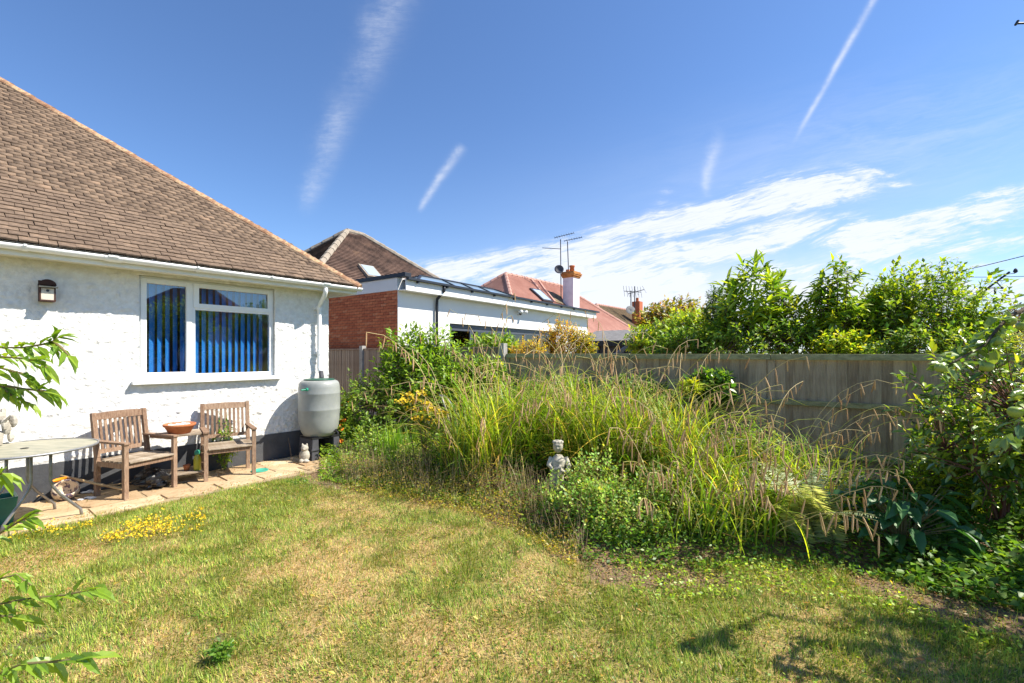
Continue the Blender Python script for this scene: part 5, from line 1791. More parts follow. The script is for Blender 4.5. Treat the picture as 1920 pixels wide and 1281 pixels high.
# cherub statue
c = gp(1046, 948)
c = Vector(dp(1046, 900, 4.75)); c.z = gz1(c.x, c.y)
ztop = CAM_H - (818 - HZ) * 4.75 / FPX
sc_ = (ztop - c.z) * .96
def sp3(x, y, z): return c + Vector((x * sc_, y * sc_, z * sc_))
g = MB()
g.lathe(c, [(.17 * sc_, 0), (.17 * sc_, .06 * sc_), (.13 * sc_, .08 * sc_)], 20)
g.tube([sp3(0, 0, .07), sp3(-.02, 0, .25), sp3(-.01, 0, .42), sp3(0, 0, .52), sp3(.01, 0, .66), sp3(.01, 0, .74)], [.13 * sc_, .12 * sc_, .105 * sc_, .11 * sc_, .115 * sc_, .06 * sc_], 14)
g.ball(sp3(0.0, -.02, .885), .082 * sc_, .088 * sc_, .105 * sc_)
g.ball(sp3(-.01, -.085, .91), .06 * sc_, .03 * sc_, .03 * sc_).ball(sp3(-.02, -.105, .865), .018 * sc_, .018 * sc_, .02 * sc_)
for k in range(9):
    a = k / 9 * 6.28
    g.ball(sp3(math.cos(a) * .065, math.sin(a) * .065 - .01, .95), .03 * sc_, .03 * sc_, .028 * sc_, 8, 6)
g.tube([sp3(.12, 0, .70), sp3(.17, -.05, .58), sp3(.13, -.13, .49), sp3(.02, -.16, .53)], [.045 * sc_, .04 * sc_, .033 * sc_, .028 * sc_], 10)
g.tube([sp3(-.10, 0, .70), sp3(-.15, -.05, .59), sp3(-.09, -.14, .53), sp3(.04, -.15, .58)], [.045 * sc_, .04 * sc_, .033 * sc_, .028 * sc_], 10)
o = g.build('cherub_statue', mat('lichened_stone', (.30, .27, .21), (.54, .50, .42), 14, rough=.95), None, loc=c, smooth=True)
m = o.modifiers.new('fuse', 'REMESH'); m.mode = 'VOXEL'; m.voxel_size = .007; m.use_smooth_shade = True
tag(o, 'weathered stone cherub statue with folded arms half buried in the border', 'statue')

# --- pendulous sedge
cat_me = None
g = MB()
prof = [(.0015, 0), (.0052, -.12), (.0062, -.45), (.0054, -.8), (.0015, -1.0)]
g.lathe((0, 0, 0), [(r_, z) for r_, z in prof][::-1], 6)
cat_me = bpy.data.meshes.new('catkin')
cat_me.from_pydata(g.v, [], g.f)
cat_me.materials.append(M['catkin'])
M['sedge_stem'] = mat('sedge_stem', (.42, .40, .10), (.60, .48, .24), 4, rough=.8, rnd=.6)


def sedge(x, y, label, nb, L, ns, Ls, spread=.17, azs=None, stem_lean=(.05, .85), blades_phi=(1.2, 2.6), cols=None, d=None):
    c = gp(x, y) if d is None else dp(x, y, d)
    c.z = gz1(c.x, c.y)
    o = empty('pendulous_sedge', c, label, 'sedge', 'pendulous sedge clumps in the border')
    b = np.array(c) + np.stack([rng.normal(0, spread, nb), rng.normal(0, spread, nb), np.zeros(nb)], 1)
    az = rng.uniform(0, 6.28, nb)
    V, F, C, _ = ribbon_np(b, az, np.abs(rng.normal(.16, .26, nb)), rng.uniform(*blades_phi, nb), L * rng.uniform(.5, 1.1, nb), rng.uniform(.011, .021, nb),
                           ramp_cols(nb, cols or [(.20, .30, .035), (.30, .39, .05), (.12, .21, .03), (.16, .27, .035), (.24, .34, .045), (.38, .42, .08), (.50, .40, .18)], .24), K=8, pw=rng.uniform(1.4, 3.2, (nb, 1)), twist=rng.uniform(-1.5, 1.5, nb))
    np_obj('foliage', V, F, M['leaf'], o, col=C, kind='stuff')
    nd_ = nb // 6                                       # dead, bent and fallen blades in the clump
    b = np.array(c) + np.stack([rng.normal(0, spread * 1.4, nd_), rng.normal(0, spread * 1.4, nd_), rng.uniform(0, .35, nd_)], 1)
    V, F, C, _ = ribbon_np(b, rng.uniform(0, 6.28, nd_), rng.uniform(.5, 1.5, nd_), rng.uniform(1.3, 2.9, nd_), L * rng.uniform(.3, .8, nd_), rng.uniform(.006, .013, nd_),
                           ramp_cols(nd_, [(.46, .33, .17), (.36, .24, .12), (.56, .44, .25), (.26, .17, .09)], .2), K=6, pw=rng.uniform(.5, 2.5, (nd_, 1)), twist=rng.uniform(-2, 2, nd_))
    np_obj('dead_blades', V, F, M['leaf'], o, col=C, kind='stuff')
    for k in range(ns):
        a = rng.uniform(0, 6.28) if azs is None else rng.normal(azs[k % len(azs)], .35)
        l = Ls * rng.uniform(.6, 1.12)
        bb = np.array(c)[None] + np.array([[rng.normal(0, spread), rng.normal(0, spread), 0]])
        _, _, _, P = ribbon_np(bb, np.array([a]), np.array([rng.uniform(*stem_lean)]), np.array([rng.uniform(1.2, 2.6)]), np.array([l]), np.array([.01]), np.ones((1, 3)), K=12, pw=rng.uniform(2.0, 5.5))
        P = P[0] + np.cumsum(rng.normal(0, .004, (13, 3)), 0)
        g = MB().tube([Vector(p) for p in P], [.0038] * 6 + [.0030] * 4 + [.0024] * 3, 5)
        st_ = g.build('flower_stem', M['sedge_stem'], o)
        nc = int(rng.integers(5, 9))
        for q in range(nc):
            u = 1 - (q * .062 + (.0 if q else 0)) - (.03 if q else 0)
            if q >= 5: u -= .05 * (q - 4)
            i = u * 12
            i0 = min(11, int(i))
            p = P[i0] * (1 - (i - i0)) + P[i0 + 1] * (i - i0)
            co = bpy.data.objects.new('catkin', cat_me)
            COL.objects.link(co)
            co.parent = st_
            cl = rng.uniform(.09, .15) * (1.25 if q > 3 else 1)
            co.location = Vector(p) - ORG[st_]
            co.scale = (1, 1, cl)
            co.rotation_euler = (rng.normal(0, .22), rng.normal(0, .22), rng.uniform(0, 6))
    return o


sedge(905, 905, 'sedge clump with tan drooping seed heads beside the metal tube handle', 440, 1.6, 22, 2.35)
sedge(985, 892, 'tall sedge clump at the step in the fence, directly behind the statue', 460, 1.65, 24, 2.45)
sedge(1085, 900, 'dense sedge clump right of the statue below the golden shrub', 480, 1.6, 24, 2.35)
sedge(1180, 915, 'sedge clump in the middle of the border behind the fresh green bush', 460, 1.55, 22, 2.2)
sedge(1275, 935, 'yellowing sedge clump left of the dark climber', 440, 1.4, 20, 1.95)
sedge(1345, 975, 'low arching sedge clump whose brown heads reach the lawn', 210, 1.0, 15, 1.45, azs=[-.5, .2, -1.2, 2.5, -2.2])
sedge(1250, 985, 'small sedge tuft leaning out of the fresh green bush', 60, .8, 8, 1.15, azs=[-1.2, -2.4, -.4])
sedge(1475, 955, 'sedge clump with long stems arching right across the fence rails', 190, .95, 8, 1.6, azs=[.05, -.15, .3], stem_lean=(.3, .7))
sedge(1560, 985, 'sparse sedge tuft at the right behind the silvery fern', 110, .85, 5, 1.4, azs=[-.1, -.4, .2], stem_lean=(.35, .8))

sedge(1335, 1020, 'low sedge tuft hanging onto the lawn right of the fresh green bush', 90, .8, 9, 1.2, azs=[-.9, -1.8, -.3, -2.6])
sedge(1430, 1010, 'sedge tuft hanging over the lawn left of the silvery fern', 80, .8, 9, 1.2, azs=[-.9, -.4, -1.7])

# --- silvery fern
c = gp(1530, 1020); c.z = gz1(c.x, c.y)
o = empty('silvery_fern', c, 'grey green feathery fern between the sedge and the dark dock leaves', 'fern', 'shrubs and plants in the border')
nf_ = 24
bs = np.array(c) + np.stack([rng.normal(0, .08, nf_), rng.normal(0, .08, nf_), np.zeros(nf_)], 1)
Lf = rng.uniform(.55, .95, nf_)
_, _, _, P = ribbon_np(bs, rng.uniform(0, 6.28, nf_), np.abs(rng.normal(.25, .15, nf_)), rng.uniform(1.2, 1.9, nf_), Lf, np.full(nf_, .01), np.ones((nf_, 3)), K=16, pw=1.4)
lp, ld_, ln_, ll = [], [], [], []
g = MB()
for i in range(nf_):
    g.tube([Vector(p) for p in P[i]], .0022, 4)
    for k in range(2, 44):
        u = k / 44 * 16
        i0 = int(u)
        p = P[i, i0] * (1 - (u - i0)) + P[i, min(16, i0 + 1)] * (u - i0)
        t_ = unit(P[i, min(16, i0 + 1)] - P[i, i0])
        sd_ = unit(np.cross(t_, np.array([0, 0, 1.0])))
        for sg in (-1, 1):
            lp.append(p); ld_.append(sd_ * sg + t_ * .45 + np.array([0, 0, -.15]) + rng.normal(0, .1, 3)); ln_.append(np.cross(sd_, t_) + rng.normal(0, .1, 3))
            ll.append(.125 * math.sin(math.pi * min(1, .12 + .88 * k / 44) ** .8) + .02)
g.build('stem', M['twig'], o)
ll = np.array(ll, np.float32)
V, F, C = leaves_np(np.array(lp), np.array(ld_), np.array(ln_), ll, ll * .15 + .004, ramp_cols(len(lp), [(.34, .38, .30), (.44, .47, .40), (.24, .29, .20)]), T_SML)
np_obj('foliage', V, F, M['leaf'], o, col=C, kind='stuff')

# --- dock with big dark leaves
c = gp(1690, 1035); c.z = gz1(c.x, c.y)
o = empty('dock_plant', c, 'plant with large dark green drooping leaves at the right end of the border', 'plant', 'shrubs and plants in the border')
lp, ld_, ln_, ll = [], [], [], []
g = MB()
for k in range(70):
    a = rng.uniform(0, 6.28)
    h_ = rng.uniform(.10, .50)
    rr = rng.uniform(.08, .42)
    p = c + Vector((math.cos(a) * rr, math.sin(a) * rr * .8, h_))
    g.tube([c + Vector((math.cos(a) * .03, math.sin(a) * .03, 0)), c.lerp(p, .5) + UP * .05, p], .004, 5)
    lp.append(p); ld_.append((math.cos(a), math.sin(a), rng.uniform(-.5, .25))); ln_.append((rng.normal(0, .3), rng.normal(0, .3), 1)); ll.append(rng.uniform(.12, .25))
g.build('stem', M['twig'], o)
leaf_objs(o, np.array([tuple(p) for p in lp]), np.array(ld_), np.array(ln_), np.array(ll), leaf_mesh('dock', M['leaf_dock'], .52, T_LEAF, 1.6))

# --- laurel-like shrub at the right edge
c = dp(1865, 800, 3.75)
plant('glossy_shrub', 'glossy leaved shrub with reddish shoots leaning in at the right edge', 'shrub', (c.x + .15, c.y + .1, .05), c, (.62, .5, .80), 270, 9, .095, .40,
      [(.05, .11, .022), (.09, .17, .025), (.2, .26, .03)], m='leaf_gloss', slen=.22, ind=300, indmat='leaf_laurel', lump=.6, stem_m='redtwig', stem_name='stem', lower=-.95, up=.45, T=T_LEAF,
      group='shrubs and plants in the border')

# --- apple tree: trunk beyond the right of the frame, one branch hanging in
ab = Vector((4.6, 1.9, 0))
apple = empty('apple_tree', ab, 'apple tree whose branch with green apples hangs in from the right edge', 'tree')
P, D, Nn, tip, root = crown_np((5.05, 1.85, 2.6), (1.1, .9, .8), 380, 9, .3, seed=5, lump=.5)
kp = P[:, 0] / np.maximum(P[:, 1], .2) > 1.22
P, D, Nn = P[kp], D[kp], Nn[kp]
kt = tip[:, 0] / np.maximum(tip[:, 1], .2) > 1.22
tip, root = tip[kt], root[kt]
sv, sf_ = stems_np(ab, (4.7, 1.8, 2.3), tip, root, .07, 9, .004)
np_obj('trunk', sv, sf_, M['bark'], apple)
ln_ = (.085 * rng.uniform(.7, 1.2, len(P))).astype(np.float32)
V, F, C = leaves_np(P, D, Nn, ln_, ln_ * .55, ramp_cols(len(P), GREEN))
np_obj('foliage', V, F, M['leaf'], apple, col=C, kind='stuff')
br = [Vector((4.6, 1.95, 1.55)), dp(1990, 548, 2.75), dp(1930, 577, 2.6), dp(1893, 592, 2.55), dp(1868, 620, 2.5), dp(1845, 648, 2.48), dp(1800, 672, 2.45), dp(1768, 690, 2.42)]
MB().tube(br, [.022, .014, .011, .010, .008, .006, .005, .003], 8).build('branch', M['bark'], apple, smooth=True)
br2 = [Vector((4.6, 1.95, 1.35)), dp(2000, 690, 2.5), dp(1950, 720, 2.4), dp(1915, 770, 2.3), dp(1895, 840, 2.25)]
MB().tube(br2, [.018, .010, .008, .006, .004], 8).build('branch', M['bark'], apple, smooth=True)
lp, ld_, ln2, ll = [], [], [], []
for pts, n_, lo_ in ((br, 64, 2), (br2, 46, 1)):
    for k in range(n_):
        u = rng.uniform(lo_, len(pts) - 1.001)
        i0 = int(u)
        p = pts[i0].lerp(pts[i0 + 1], u - i0)
        t_ = (pts[i0 + 1] - pts[i0]).normalized()
        lp.append(tuple(p + Vector((rng.normal(0, .025), rng.normal(0, .025), rng.normal(0, .02)))))
        ld_.append(tuple(t_ * .5 + Vector((rng.normal(0, .8), rng.normal(0, .6), rng.normal(-.15, .45)))))
        ln2.append((rng.normal(0, .5), rng.normal(-.2, .4), 1))
        ll.append(rng.uniform(.055, .10))
leaf_objs(apple, np.array(lp), np.array(ld_), np.array(ln2), np.array(ll), leaf_mesh('apple', M['leaf_apple'], .55, T_LEAF))
for x, y, d_, r_ in ((1893, 602, 2.53, .030), (1868, 640, 2.48, .026), (1764, 690, 2.42, .028), (1850, 688, 2.45, .030), (1904, 773, 2.29, .032), (1917, 612, 2.6, .028)):
    p = dp(x, y, d_)
    g = MB().lathe(p, [(.002, -.78 * r_), (.35 * r_, -.86 * r_), (.8 * r_, -.55 * r_), (r_, 0), (.9 * r_, .5 * r_), (.5 * r_, .82 * r_), (.15 * r_, .74 * r_), (.002, .66 * r_)], 16)
    g.tube([p + UP * (.68 * r_), p + UP * (1.5 * r_) + Vector((.004, 0, 0))], .0015, 5)
    g.build('apple', M['apple'], apple, loc=p, smooth=True)

plant('tall_shrub', 'tall shrub standing just right of the frame and shading the corner of the border', 'shrub', (5.0, 3.0, 0), (5.0, 2.95, 1.05), (.62, .52, .95), 340, 9, .085, .45, GREEN, slen=.3, lower=-.9,
      group='trees outside the right of the frame')
# --- shrub poking in from the left edge, close to the camera
sb = Vector((-2.35, 1.55, 0))
lsh = empty('leafy_shrub', sb, 'shrub with lance shaped leaves poking in close at the left edge', 'shrub')
ML = [
    [(-80, 640, 1.75), (0, 652, 1.72), (45, 652, 1.70), (85, 645, 1.69), (100, 640, 1.68), (108, 628, 1.68)],
    [(-80, 655, 1.62), (-10, 668, 1.60), (40, 672, 1.60), (75, 678, 1.60), (88, 690, 1.60)],
    [(100, 640, 1.68), (118, 655, 1.68), (130, 668, 1.68)],
    [(-60, 690, 1.7), (0, 722, 1.68), (25, 745, 1.67), (55, 756, 1.67)],
    [(0, 722, 1.68), (50, 730, 1.66), (82, 733, 1.66), (105, 738, 1.66)],
    [(-60, 880, 1.6), (0, 890, 1.58), (5, 887, 1.58)],
    [(-60, 1030, 1.5), (0, 1000, 1.5), (35, 978, 1.5), (58, 966, 1.5)],
    [(-60, 1075, 1.45), (0, 1085, 1.45), (30, 1078, 1.45), (60, 1098, 1.45)],
    [(-60, 1140, 1.45), (0, 1132, 1.45), (60, 1122, 1.45), (120, 1116, 1.45), (180, 1104, 1.45)],
    [(-60, 1250, 1.4), (0, 1262, 1.4), (40, 1245, 1.4), (110, 1240, 1.4), (170, 1232, 1.4)],
    [(-60, 700, 1.66), (0, 690, 1.64), (40, 700, 1.64), (60, 712, 1.64)],
    [(-60, 1160, 1.42), (0, 1155, 1.42), (40, 1158, 1.42)],
]
lp, ld_, ln2, ll = [], [], [], []
for st_ in ML:
    pts = [dp(*q) for q in st_]
    MB().tube(pts, [.005] + [.0036] * (len(pts) - 2) + [.0016], 6).build('twig', M['twig'], lsh)
    tot = sum((pts[i + 1] - pts[i]).length for i in range(len(pts) - 1))
    n_ = max(4, int(tot / .013))
    for k in range(n_):
        u = (k + .6) / n_ * (len(pts) - 1)
        i0 = min(len(pts) - 2, int(u))
        p = pts[i0].lerp(pts[i0 + 1], u - i0)
        t_ = (pts[i0 + 1] - pts[i0]).normalized()
        sg = 1 if k % 2 else -1
        sd_ = Vector((rng.normal(0, .2), -.5 * sg + rng.normal(0, .3), .45 * sg - .35 + rng.normal(0, .3)))
        lp.append(tuple(p)); ld_.append(tuple(t_ * .8 + sd_)); ln2.append((rng.normal(0, .3), rng.normal(-.3, .3), 1)); ll.append(rng.uniform(.048, .088))
leaf_objs(lsh, np.array(lp), np.array(ld_), np.array(ln2), np.array(ll), leaf_mesh('lance', M['leaf_shrub'], .34, T_LEAF, 1.3))
# its body out of the frame
P, D, Nn, tip, root = crown_np((-2.65, 1.5, 1.0), (.40, .5, .75), 120, 9, .25, seed=9)
kp = P[:, 0] / np.maximum(P[:, 1], .2) < -1.25
P, D, Nn = P[kp], D[kp], Nn[kp]
sv, sf_ = stems_np(sb + Vector((-.3, 0, 0)), (-2.65, 1.5, .8), tip[tip[:, 0] < -1.3 * tip[:, 1]], root[tip[:, 0] < -1.3 * tip[:, 1]], .012, 7, .003)
np_obj('trunk', sv, sf_, M['bark'], lsh)
ln_ = (.075 * rng.uniform(.7, 1.2, len(P))).astype(np.float32)
V, F, C = leaves_np(P, D, Nn, ln_, ln_ * .3, ramp_cols(len(P), BRIGHT), T_LEAF)
np_obj('foliage', V, F, M['leaf'], lsh, col=C, kind='stuff')

# dry bleached ornament on the wall at the very left
c = dp(-6, 790, 4.3)
g = MB()
for k in range(16):
    a = rng.uniform(-.9, .9)
    g.ball(c + Vector((rng.normal(0, .05), rng.normal(0, .05), rng.normal(0, .07))), rng.uniform(.02, .05), rng.uniform(.02, .04), rng.uniform(.03, .07), 7, 5)
g.tube([c + Vector((-.05, .1, .1)), c + Vector((.06, .0, -.02)), c + Vector((.13, 0, .06))], [.02, .018, .004], 6)
g.lathe(Vector((c.x - .02, c.y, .735)), [(.05, 0), (.06, .12), (.03, .14)], 12)
tag(g.build('dried_flower_head', M['stone'], None, loc=(c.x, c.y, .735)), 'bleached dried flower head standing on the metal table at the left edge', 'ornament')

# plant growing behind the right armchair, weeds by the plinth
c = H.p(-1.62, .16, 0)
plant('wall_weed', 'green weed growing up the wall through the right armchair', 'plant', c, c + UP * .42, (.13, .10, .42), 60, 8, .05, .42, GREEN, slen=.14, r0=.005, nb=3, stem_m='twig', stem_name='stem', rtw=.0015, lower=-1)
c = gp(40, 915)
plant('wall_weed', 'small weed against the plinth beneath the metal table', 'plant', c, c + UP * .14, (.13, .07, .14), 26, 6, .06, .5, BRIGHT + [(.4, .3, .12)], slen=.12, r0=.004, nb=3, stem_m='twig', stem_name='stem', rtw=.0015)
# low weeds standing in the lawn
for (x, y, h_, w_, lab) in ((415, 1235, .10, .055, 'dark green weed tuft standing in the near lawn'), (560, 905, .05, .12, 'fresh green clover patch at the paving corner'), (1225, 1035, .07, .15, 'low weeds at the foot of the fresh green bush')):
    c = gp(x, y)
    plant('lawn_weed', lab, 'weed', c, c + UP * h_ * .5, (w_, w_, h_ * .6), 34, 7, .035, .42, [(.07, .16, .03), (.11, .21, .03), (.16, .26, .04)], slen=.06, r0=.002, nb=3, stem_m='twig', stem_name='stem', rtw=.001, T=T_SML)

# ------------------------------------------------------------------ ground covers nobody could count
def cover(name, label, x0, x1, u0, u1, n, ln, ratio, cols, hfun, m='leaf', T=T_SML, sc=1.6, thr=.0, seed=71):
    px = rng.uniform(x0, x1, n)
    k = (px - 960) / FPX
    e = CAM_H * FPX / (np.interp(px, EDGE_X, EDGE_Y) - HZ)
    Y = e + rng.uniform(u0, u1, n)
    Xw = k * Y
    s, nn_ = hcoord(Xw, Y)
    q = fbm(Xw, Y, sc, seed)
    inf = (Y < 9812.0 / (960 + FPX * Xw / Y + 200) - .08) & (q > thr) & ~((s < 0) & (nn_ < .25))
    Xw, Y, q = Xw[inf], Y[inf], q[inf]
    z = ground_z(Xw, Y) + hfun(q, (Y - np.interp(960 + FPX * Xw / Y, EDGE_X, CAM_H * FPX / (EDGE_Y - HZ)))) * rng.random(len(Xw)) ** .7
    P = np.stack([Xw, Y, z], 1)
    N_ = len(P)
    D = unit(rng.normal(size=(N_, 3)) * np.array([1, 1, .45]) + np.array([0, 0, .15]))
    Nn = unit(rng.normal(size=(N_, 3)) * .5 + np.array([0, 0, 1]))
    l = (ln * rng.uniform(.6, 1.3, N_)).astype(np.float32)
    V, F, C = leaves_np(P, D, Nn, l, l * ratio, ramp_cols(N_, cols, .2), T)
    return np_obj(name, V, F, M[m], None, loc=(float(Xw.mean()), float(Y.mean()), 0), col=C, kind='stuff', label=label, cat='ground cover')


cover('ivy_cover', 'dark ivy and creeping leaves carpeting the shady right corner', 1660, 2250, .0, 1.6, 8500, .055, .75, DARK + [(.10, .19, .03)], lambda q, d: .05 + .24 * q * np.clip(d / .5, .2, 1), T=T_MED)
cover('border_weeds', 'tangle of low green weeds under the sedges', 880, 1660, -.02, 1.2, 8000, .042, .5, GREEN + DARK, lambda q, d: .03 + .30 * q * np.clip(d / .4, .1, 1))
cover('border_weeds', 'low weeds between the water butt and the sedges', 600, 900, -.05, 2.2, 12000, .045, .5, GREEN + [(.2, .26, .04)], lambda q, d: .03 + .42 * q * np.clip((d - .25) / .8, .08, 1))
cover('dry_weeds', 'dry yellowing weeds and seed heads along the left part of the border edge', 640, 1080, -.25, .85, 11000, .028, .4, [(.42, .34, .10), (.50, .38, .16), (.30, .30, .05), (.22, .26, .04), (.40, .26, .10), (.50, .42, .05)], lambda q, d: .02 + .34 * np.clip(q - .2, 0, 1) * np.clip((d + .25) / .5, .15, 1), seed=77)
cover('border_weeds', 'fresh leafy weeds creeping from the border onto the lawn at the right', 1180, 2000, -.45, .05, 2300, .028, .55, [(.26, .40, .05), (.34, .46, .07), (.18, .30, .04), (.44, .50, .08)], lambda q, d: .015 + .07 * q, thr=.50, seed=171)
# thin dry stalks among them
n = 1500
px = rng.uniform(640, 1100, n)
e = CAM_H * FPX / (np.interp(px, EDGE_X, EDGE_Y) - HZ)
Y = e + rng.uniform(-.15, .9, n)
Xw = (px - 960) / FPX * Y
zz = ground_z(Xw, Y)
hh = rng.uniform(.08, .42, n) * np.clip((Y - e + .25) / .5, .25, 1)
P0 = np.stack([Xw, Y, zz], 1)
P1 = P0 + np.stack([rng.normal(0, .22, n) * hh, rng.normal(0, .22, n) * hh, hh], 1)
V, F = prisms(P0, P1, .0014, .0008)
np_obj('dry_stalks', V, F, M['bamboo'], None, loc=(-1, 5, 0), kind='stuff', label='thin dry grass stalks along the left border edge', cat='ground cover')
# dead leaves and litter on bare soil
n = 5000
px = rng.uniform(560, 1900, n)
e = CAM_H * FPX / (np.interp(px, EDGE_X, EDGE_Y) - HZ)
Y = e + rng.normal(.05, .22, n)
Xw = (px - 960) / FPX * Y
P = np.stack([Xw, Y, ground_z(Xw, Y) + .006 + rng.random(n) * .012], 1)
l = rng.uniform(.012, .035, n).astype(np.float32)
V, F, C = leaves_np(P, rng.normal(size=(n, 3)) * np.array([1, 1, .25]), rng.normal(size=(n, 3)) * .35 + np.array([0, 0, 1]), l, l * .5, ramp_cols(n, [(.24, .15, .09), (.34, .24, .14), (.16, .10, .07), (.40, .31, .18)], .2), T_SML)
np_obj('leaf_litter', V, F, M['leaf'], None, loc=(0, 4, 0), col=C, kind='stuff', label='brown dead leaves and litter along the border edge', cat='ground cover')

# crumbs, grit and dry leaf bits swept over the paving, and scattered dead leaves on the lawn
n = 2600
sa_ = rng.uniform(-5.2, .9, n)
nb_ = np.abs(rng.normal(0, .45, n))
nb_ = np.where(rng.random(n) < .4, 1.12 - np.abs(rng.normal(0, .12, n)), np.clip(nb_, .03, 1.1))
P = np.stack([H.o.x + H.ex.x * sa_ + H.ey.x * nb_, H.o.y + H.ex.y * sa_ + H.ey.y * nb_, np.full(n, .024)], 1)
l = rng.uniform(.006, .022, n).astype(np.float32)
V, F, C = leaves_np(P, rng.normal(size=(n, 3)) * np.array([1, 1, .2]), rng.normal(size=(n, 3)) * .4 + np.array([0, 0, 1]), l, l * .6, ramp_cols(n, [(.26, .17, .10), (.40, .30, .18), (.16, .11, .07), (.46, .22, .10), (.12, .16, .04)], .2), T_SML)
np_obj('paving_litter', V, F, M['leaf'], None, loc=(-4, 5, 0), col=C, kind='stuff', label='dry leaf crumbs and grit lying on the paving', cat='ground cover')
n = 1500
Xl, Yl = rng.uniform(-4.5, 4, n), 1.3 + 5.5 * rng.random(n) ** 1.3
ok = (Yl < edge_depth_np(Xl, Yl)) & (hcoord(Xl, Yl)[1] > 1.2)
Xl, Yl = Xl[ok], Yl[ok]
n = len(Xl)
P = np.stack([Xl, Yl, ground_z(Xl, Yl) + rng.uniform(.02, .04, n)], 1)
l = rng.uniform(.015, .045, n).astype(np.float32)
V, F, C = leaves_np(P, rng.normal(size=(n, 3)) * np.array([1, 1, .3]), rng.normal(size=(n, 3)) * .4 + np.array([0, 0, 1]), l, l * .4, ramp_cols(n, [(.40, .22, .09), (.50, .40, .10), (.30, .18, .10), (.55, .42, .22)], .2), T_MED)
np_obj('fallen_leaves', V, F, M['leaf'], None, loc=(0, 4, 0), col=C, kind='stuff', label='scattered dry leaves lying on the lawn', cat='ground cover')

# grass
NB = 1000000
Xg = rng.uniform(-6.5, 5.2, NB)
Yg = 1.1 + (8.2 - 1.1) * rng.random(NB) ** 1.35
pxg = 960 + FPX * Xg / Yg
s, nn_ = hcoord(Xg, Yg)
eg = edge_depth_np(Xg, Yg)
wob = (fbm(Xg, Yg, 3.0, 91) - .5)
ok = (pxg > -330) & (pxg < 2250) & (Yg < eg + .10 + wob * .5) & (nn_ > 1.10 + wob * .16)
so_ = soil_amount(Xg, Yg)
ok &= rng.random(NB) > so_ * .85
Xg, Yg = Xg[ok], Yg[ok]
N_ = len(Xg)
gr = green_amount(Xg, Yg)
gr2 = np.clip(gr + rng.normal(0, .22, N_), 0, 1)
isg = rng.random(N_) < .24 + .55 * gr2
cg = ramp_cols(N_, [(.25, .34, .055), (.34, .40, .075), (.16, .25, .04), (.40, .40, .11), (.11, .19, .04)], .22)
cd = ramp_cols(N_, [(.53, .37, .21), (.62, .46, .28), (.45, .28, .15), (.52, .39, .18)], .22)
col = np.where(isg[:, None], cg, cd).astype(np.float32)
tuft = vnoise(Xg, Yg, 9.0, 27) * .6 + vnoise(Xg, Yg, 17.0, 29) * .4
hgt = (.45 + 1.1 * tuft) * (.022 + .034 * rng.random(N_) ** 1.5 * (.5 + .9 * gr)) * (.8 + .5 * fbm(Xg, Yg, 1.3, 95))
hgt = np.where(isg, hgt, hgt * .8)
az = rng.uniform(0, 6.28, N_)
lean = np.clip(np.abs(rng.normal(.45, .45, N_)) + np.where(isg, .05, .5), 0, 1.45)
az = vnoise(Xg, Yg, 5.0, 33) * 9 + rng.normal(0, 1.1, N_)
wd = rng.uniform(.0014, .0030, N_)
b = np.stack([Xg, Yg, ground_z(Xg, Yg)], 1)
sd_ = np.stack([-np.sin(az), np.cos(az), np.zeros(N_)], 1)
hz = np.stack([np.cos(az) * np.sin(lean), np.sin(az) * np.sin(lean), np.cos(lean)], 1)
V = np.stack([b - sd_ * wd[:, None], b + sd_ * wd[:, None], b + hz * hgt[:, None]], 1).reshape(-1, 3)
F = np.arange(N_ * 3).reshape(-1, 3)
np_obj('lawn_grass', V, F, M['grass'], None, loc=(0, 4, 0), col=np.repeat(col, 3, 0), kind='stuff', label='short patchy grass of the lawn, parched straw and green', cat='grass')
# clover and small broad leaves in the turf
n = 60000
Xc, Yc = rng.uniform(-5.5, 4.5, n), 1.2 + 6.5 * rng.random(n) ** 1.3
q = fbm(Xc, Yc, 1.7, 133)
pxc = 960 + FPX * Xc / Yc
s, nn_ = hcoord(Xc, Yc)
ok = (q > .50 - .10 * (Xc > .6)) & (pxc > -200) & (pxc < 2150) & (Yc < edge_depth_np(Xc, Yc) + .1) & (nn_ > 1.15)
Xc, Yc = Xc[ok], Yc[ok]
n = len(Xc)
P = np.stack([Xc, Yc, ground_z(Xc, Yc) + rng.uniform(.008, .03, n)], 1)
l = rng.uniform(.010, .024, n).astype(np.float32)
V, F, C = leaves_np(P, rng.normal(size=(n, 3)) * np.array([1, 1, .3]), rng.normal(size=(n, 3)) * .4 + np.array([0, 0, 1]), l, l * .6, ramp_cols(n, [(.16, .26, .04), (.24, .32, .05), (.10, .18, .035)], .2), T_SML)
np_obj('clover', V, F, M['leaf'], None, loc=(0, 4, 0), col=C, kind='stuff', label='clover and small broad leaves growing through the lawn', cat='ground cover')
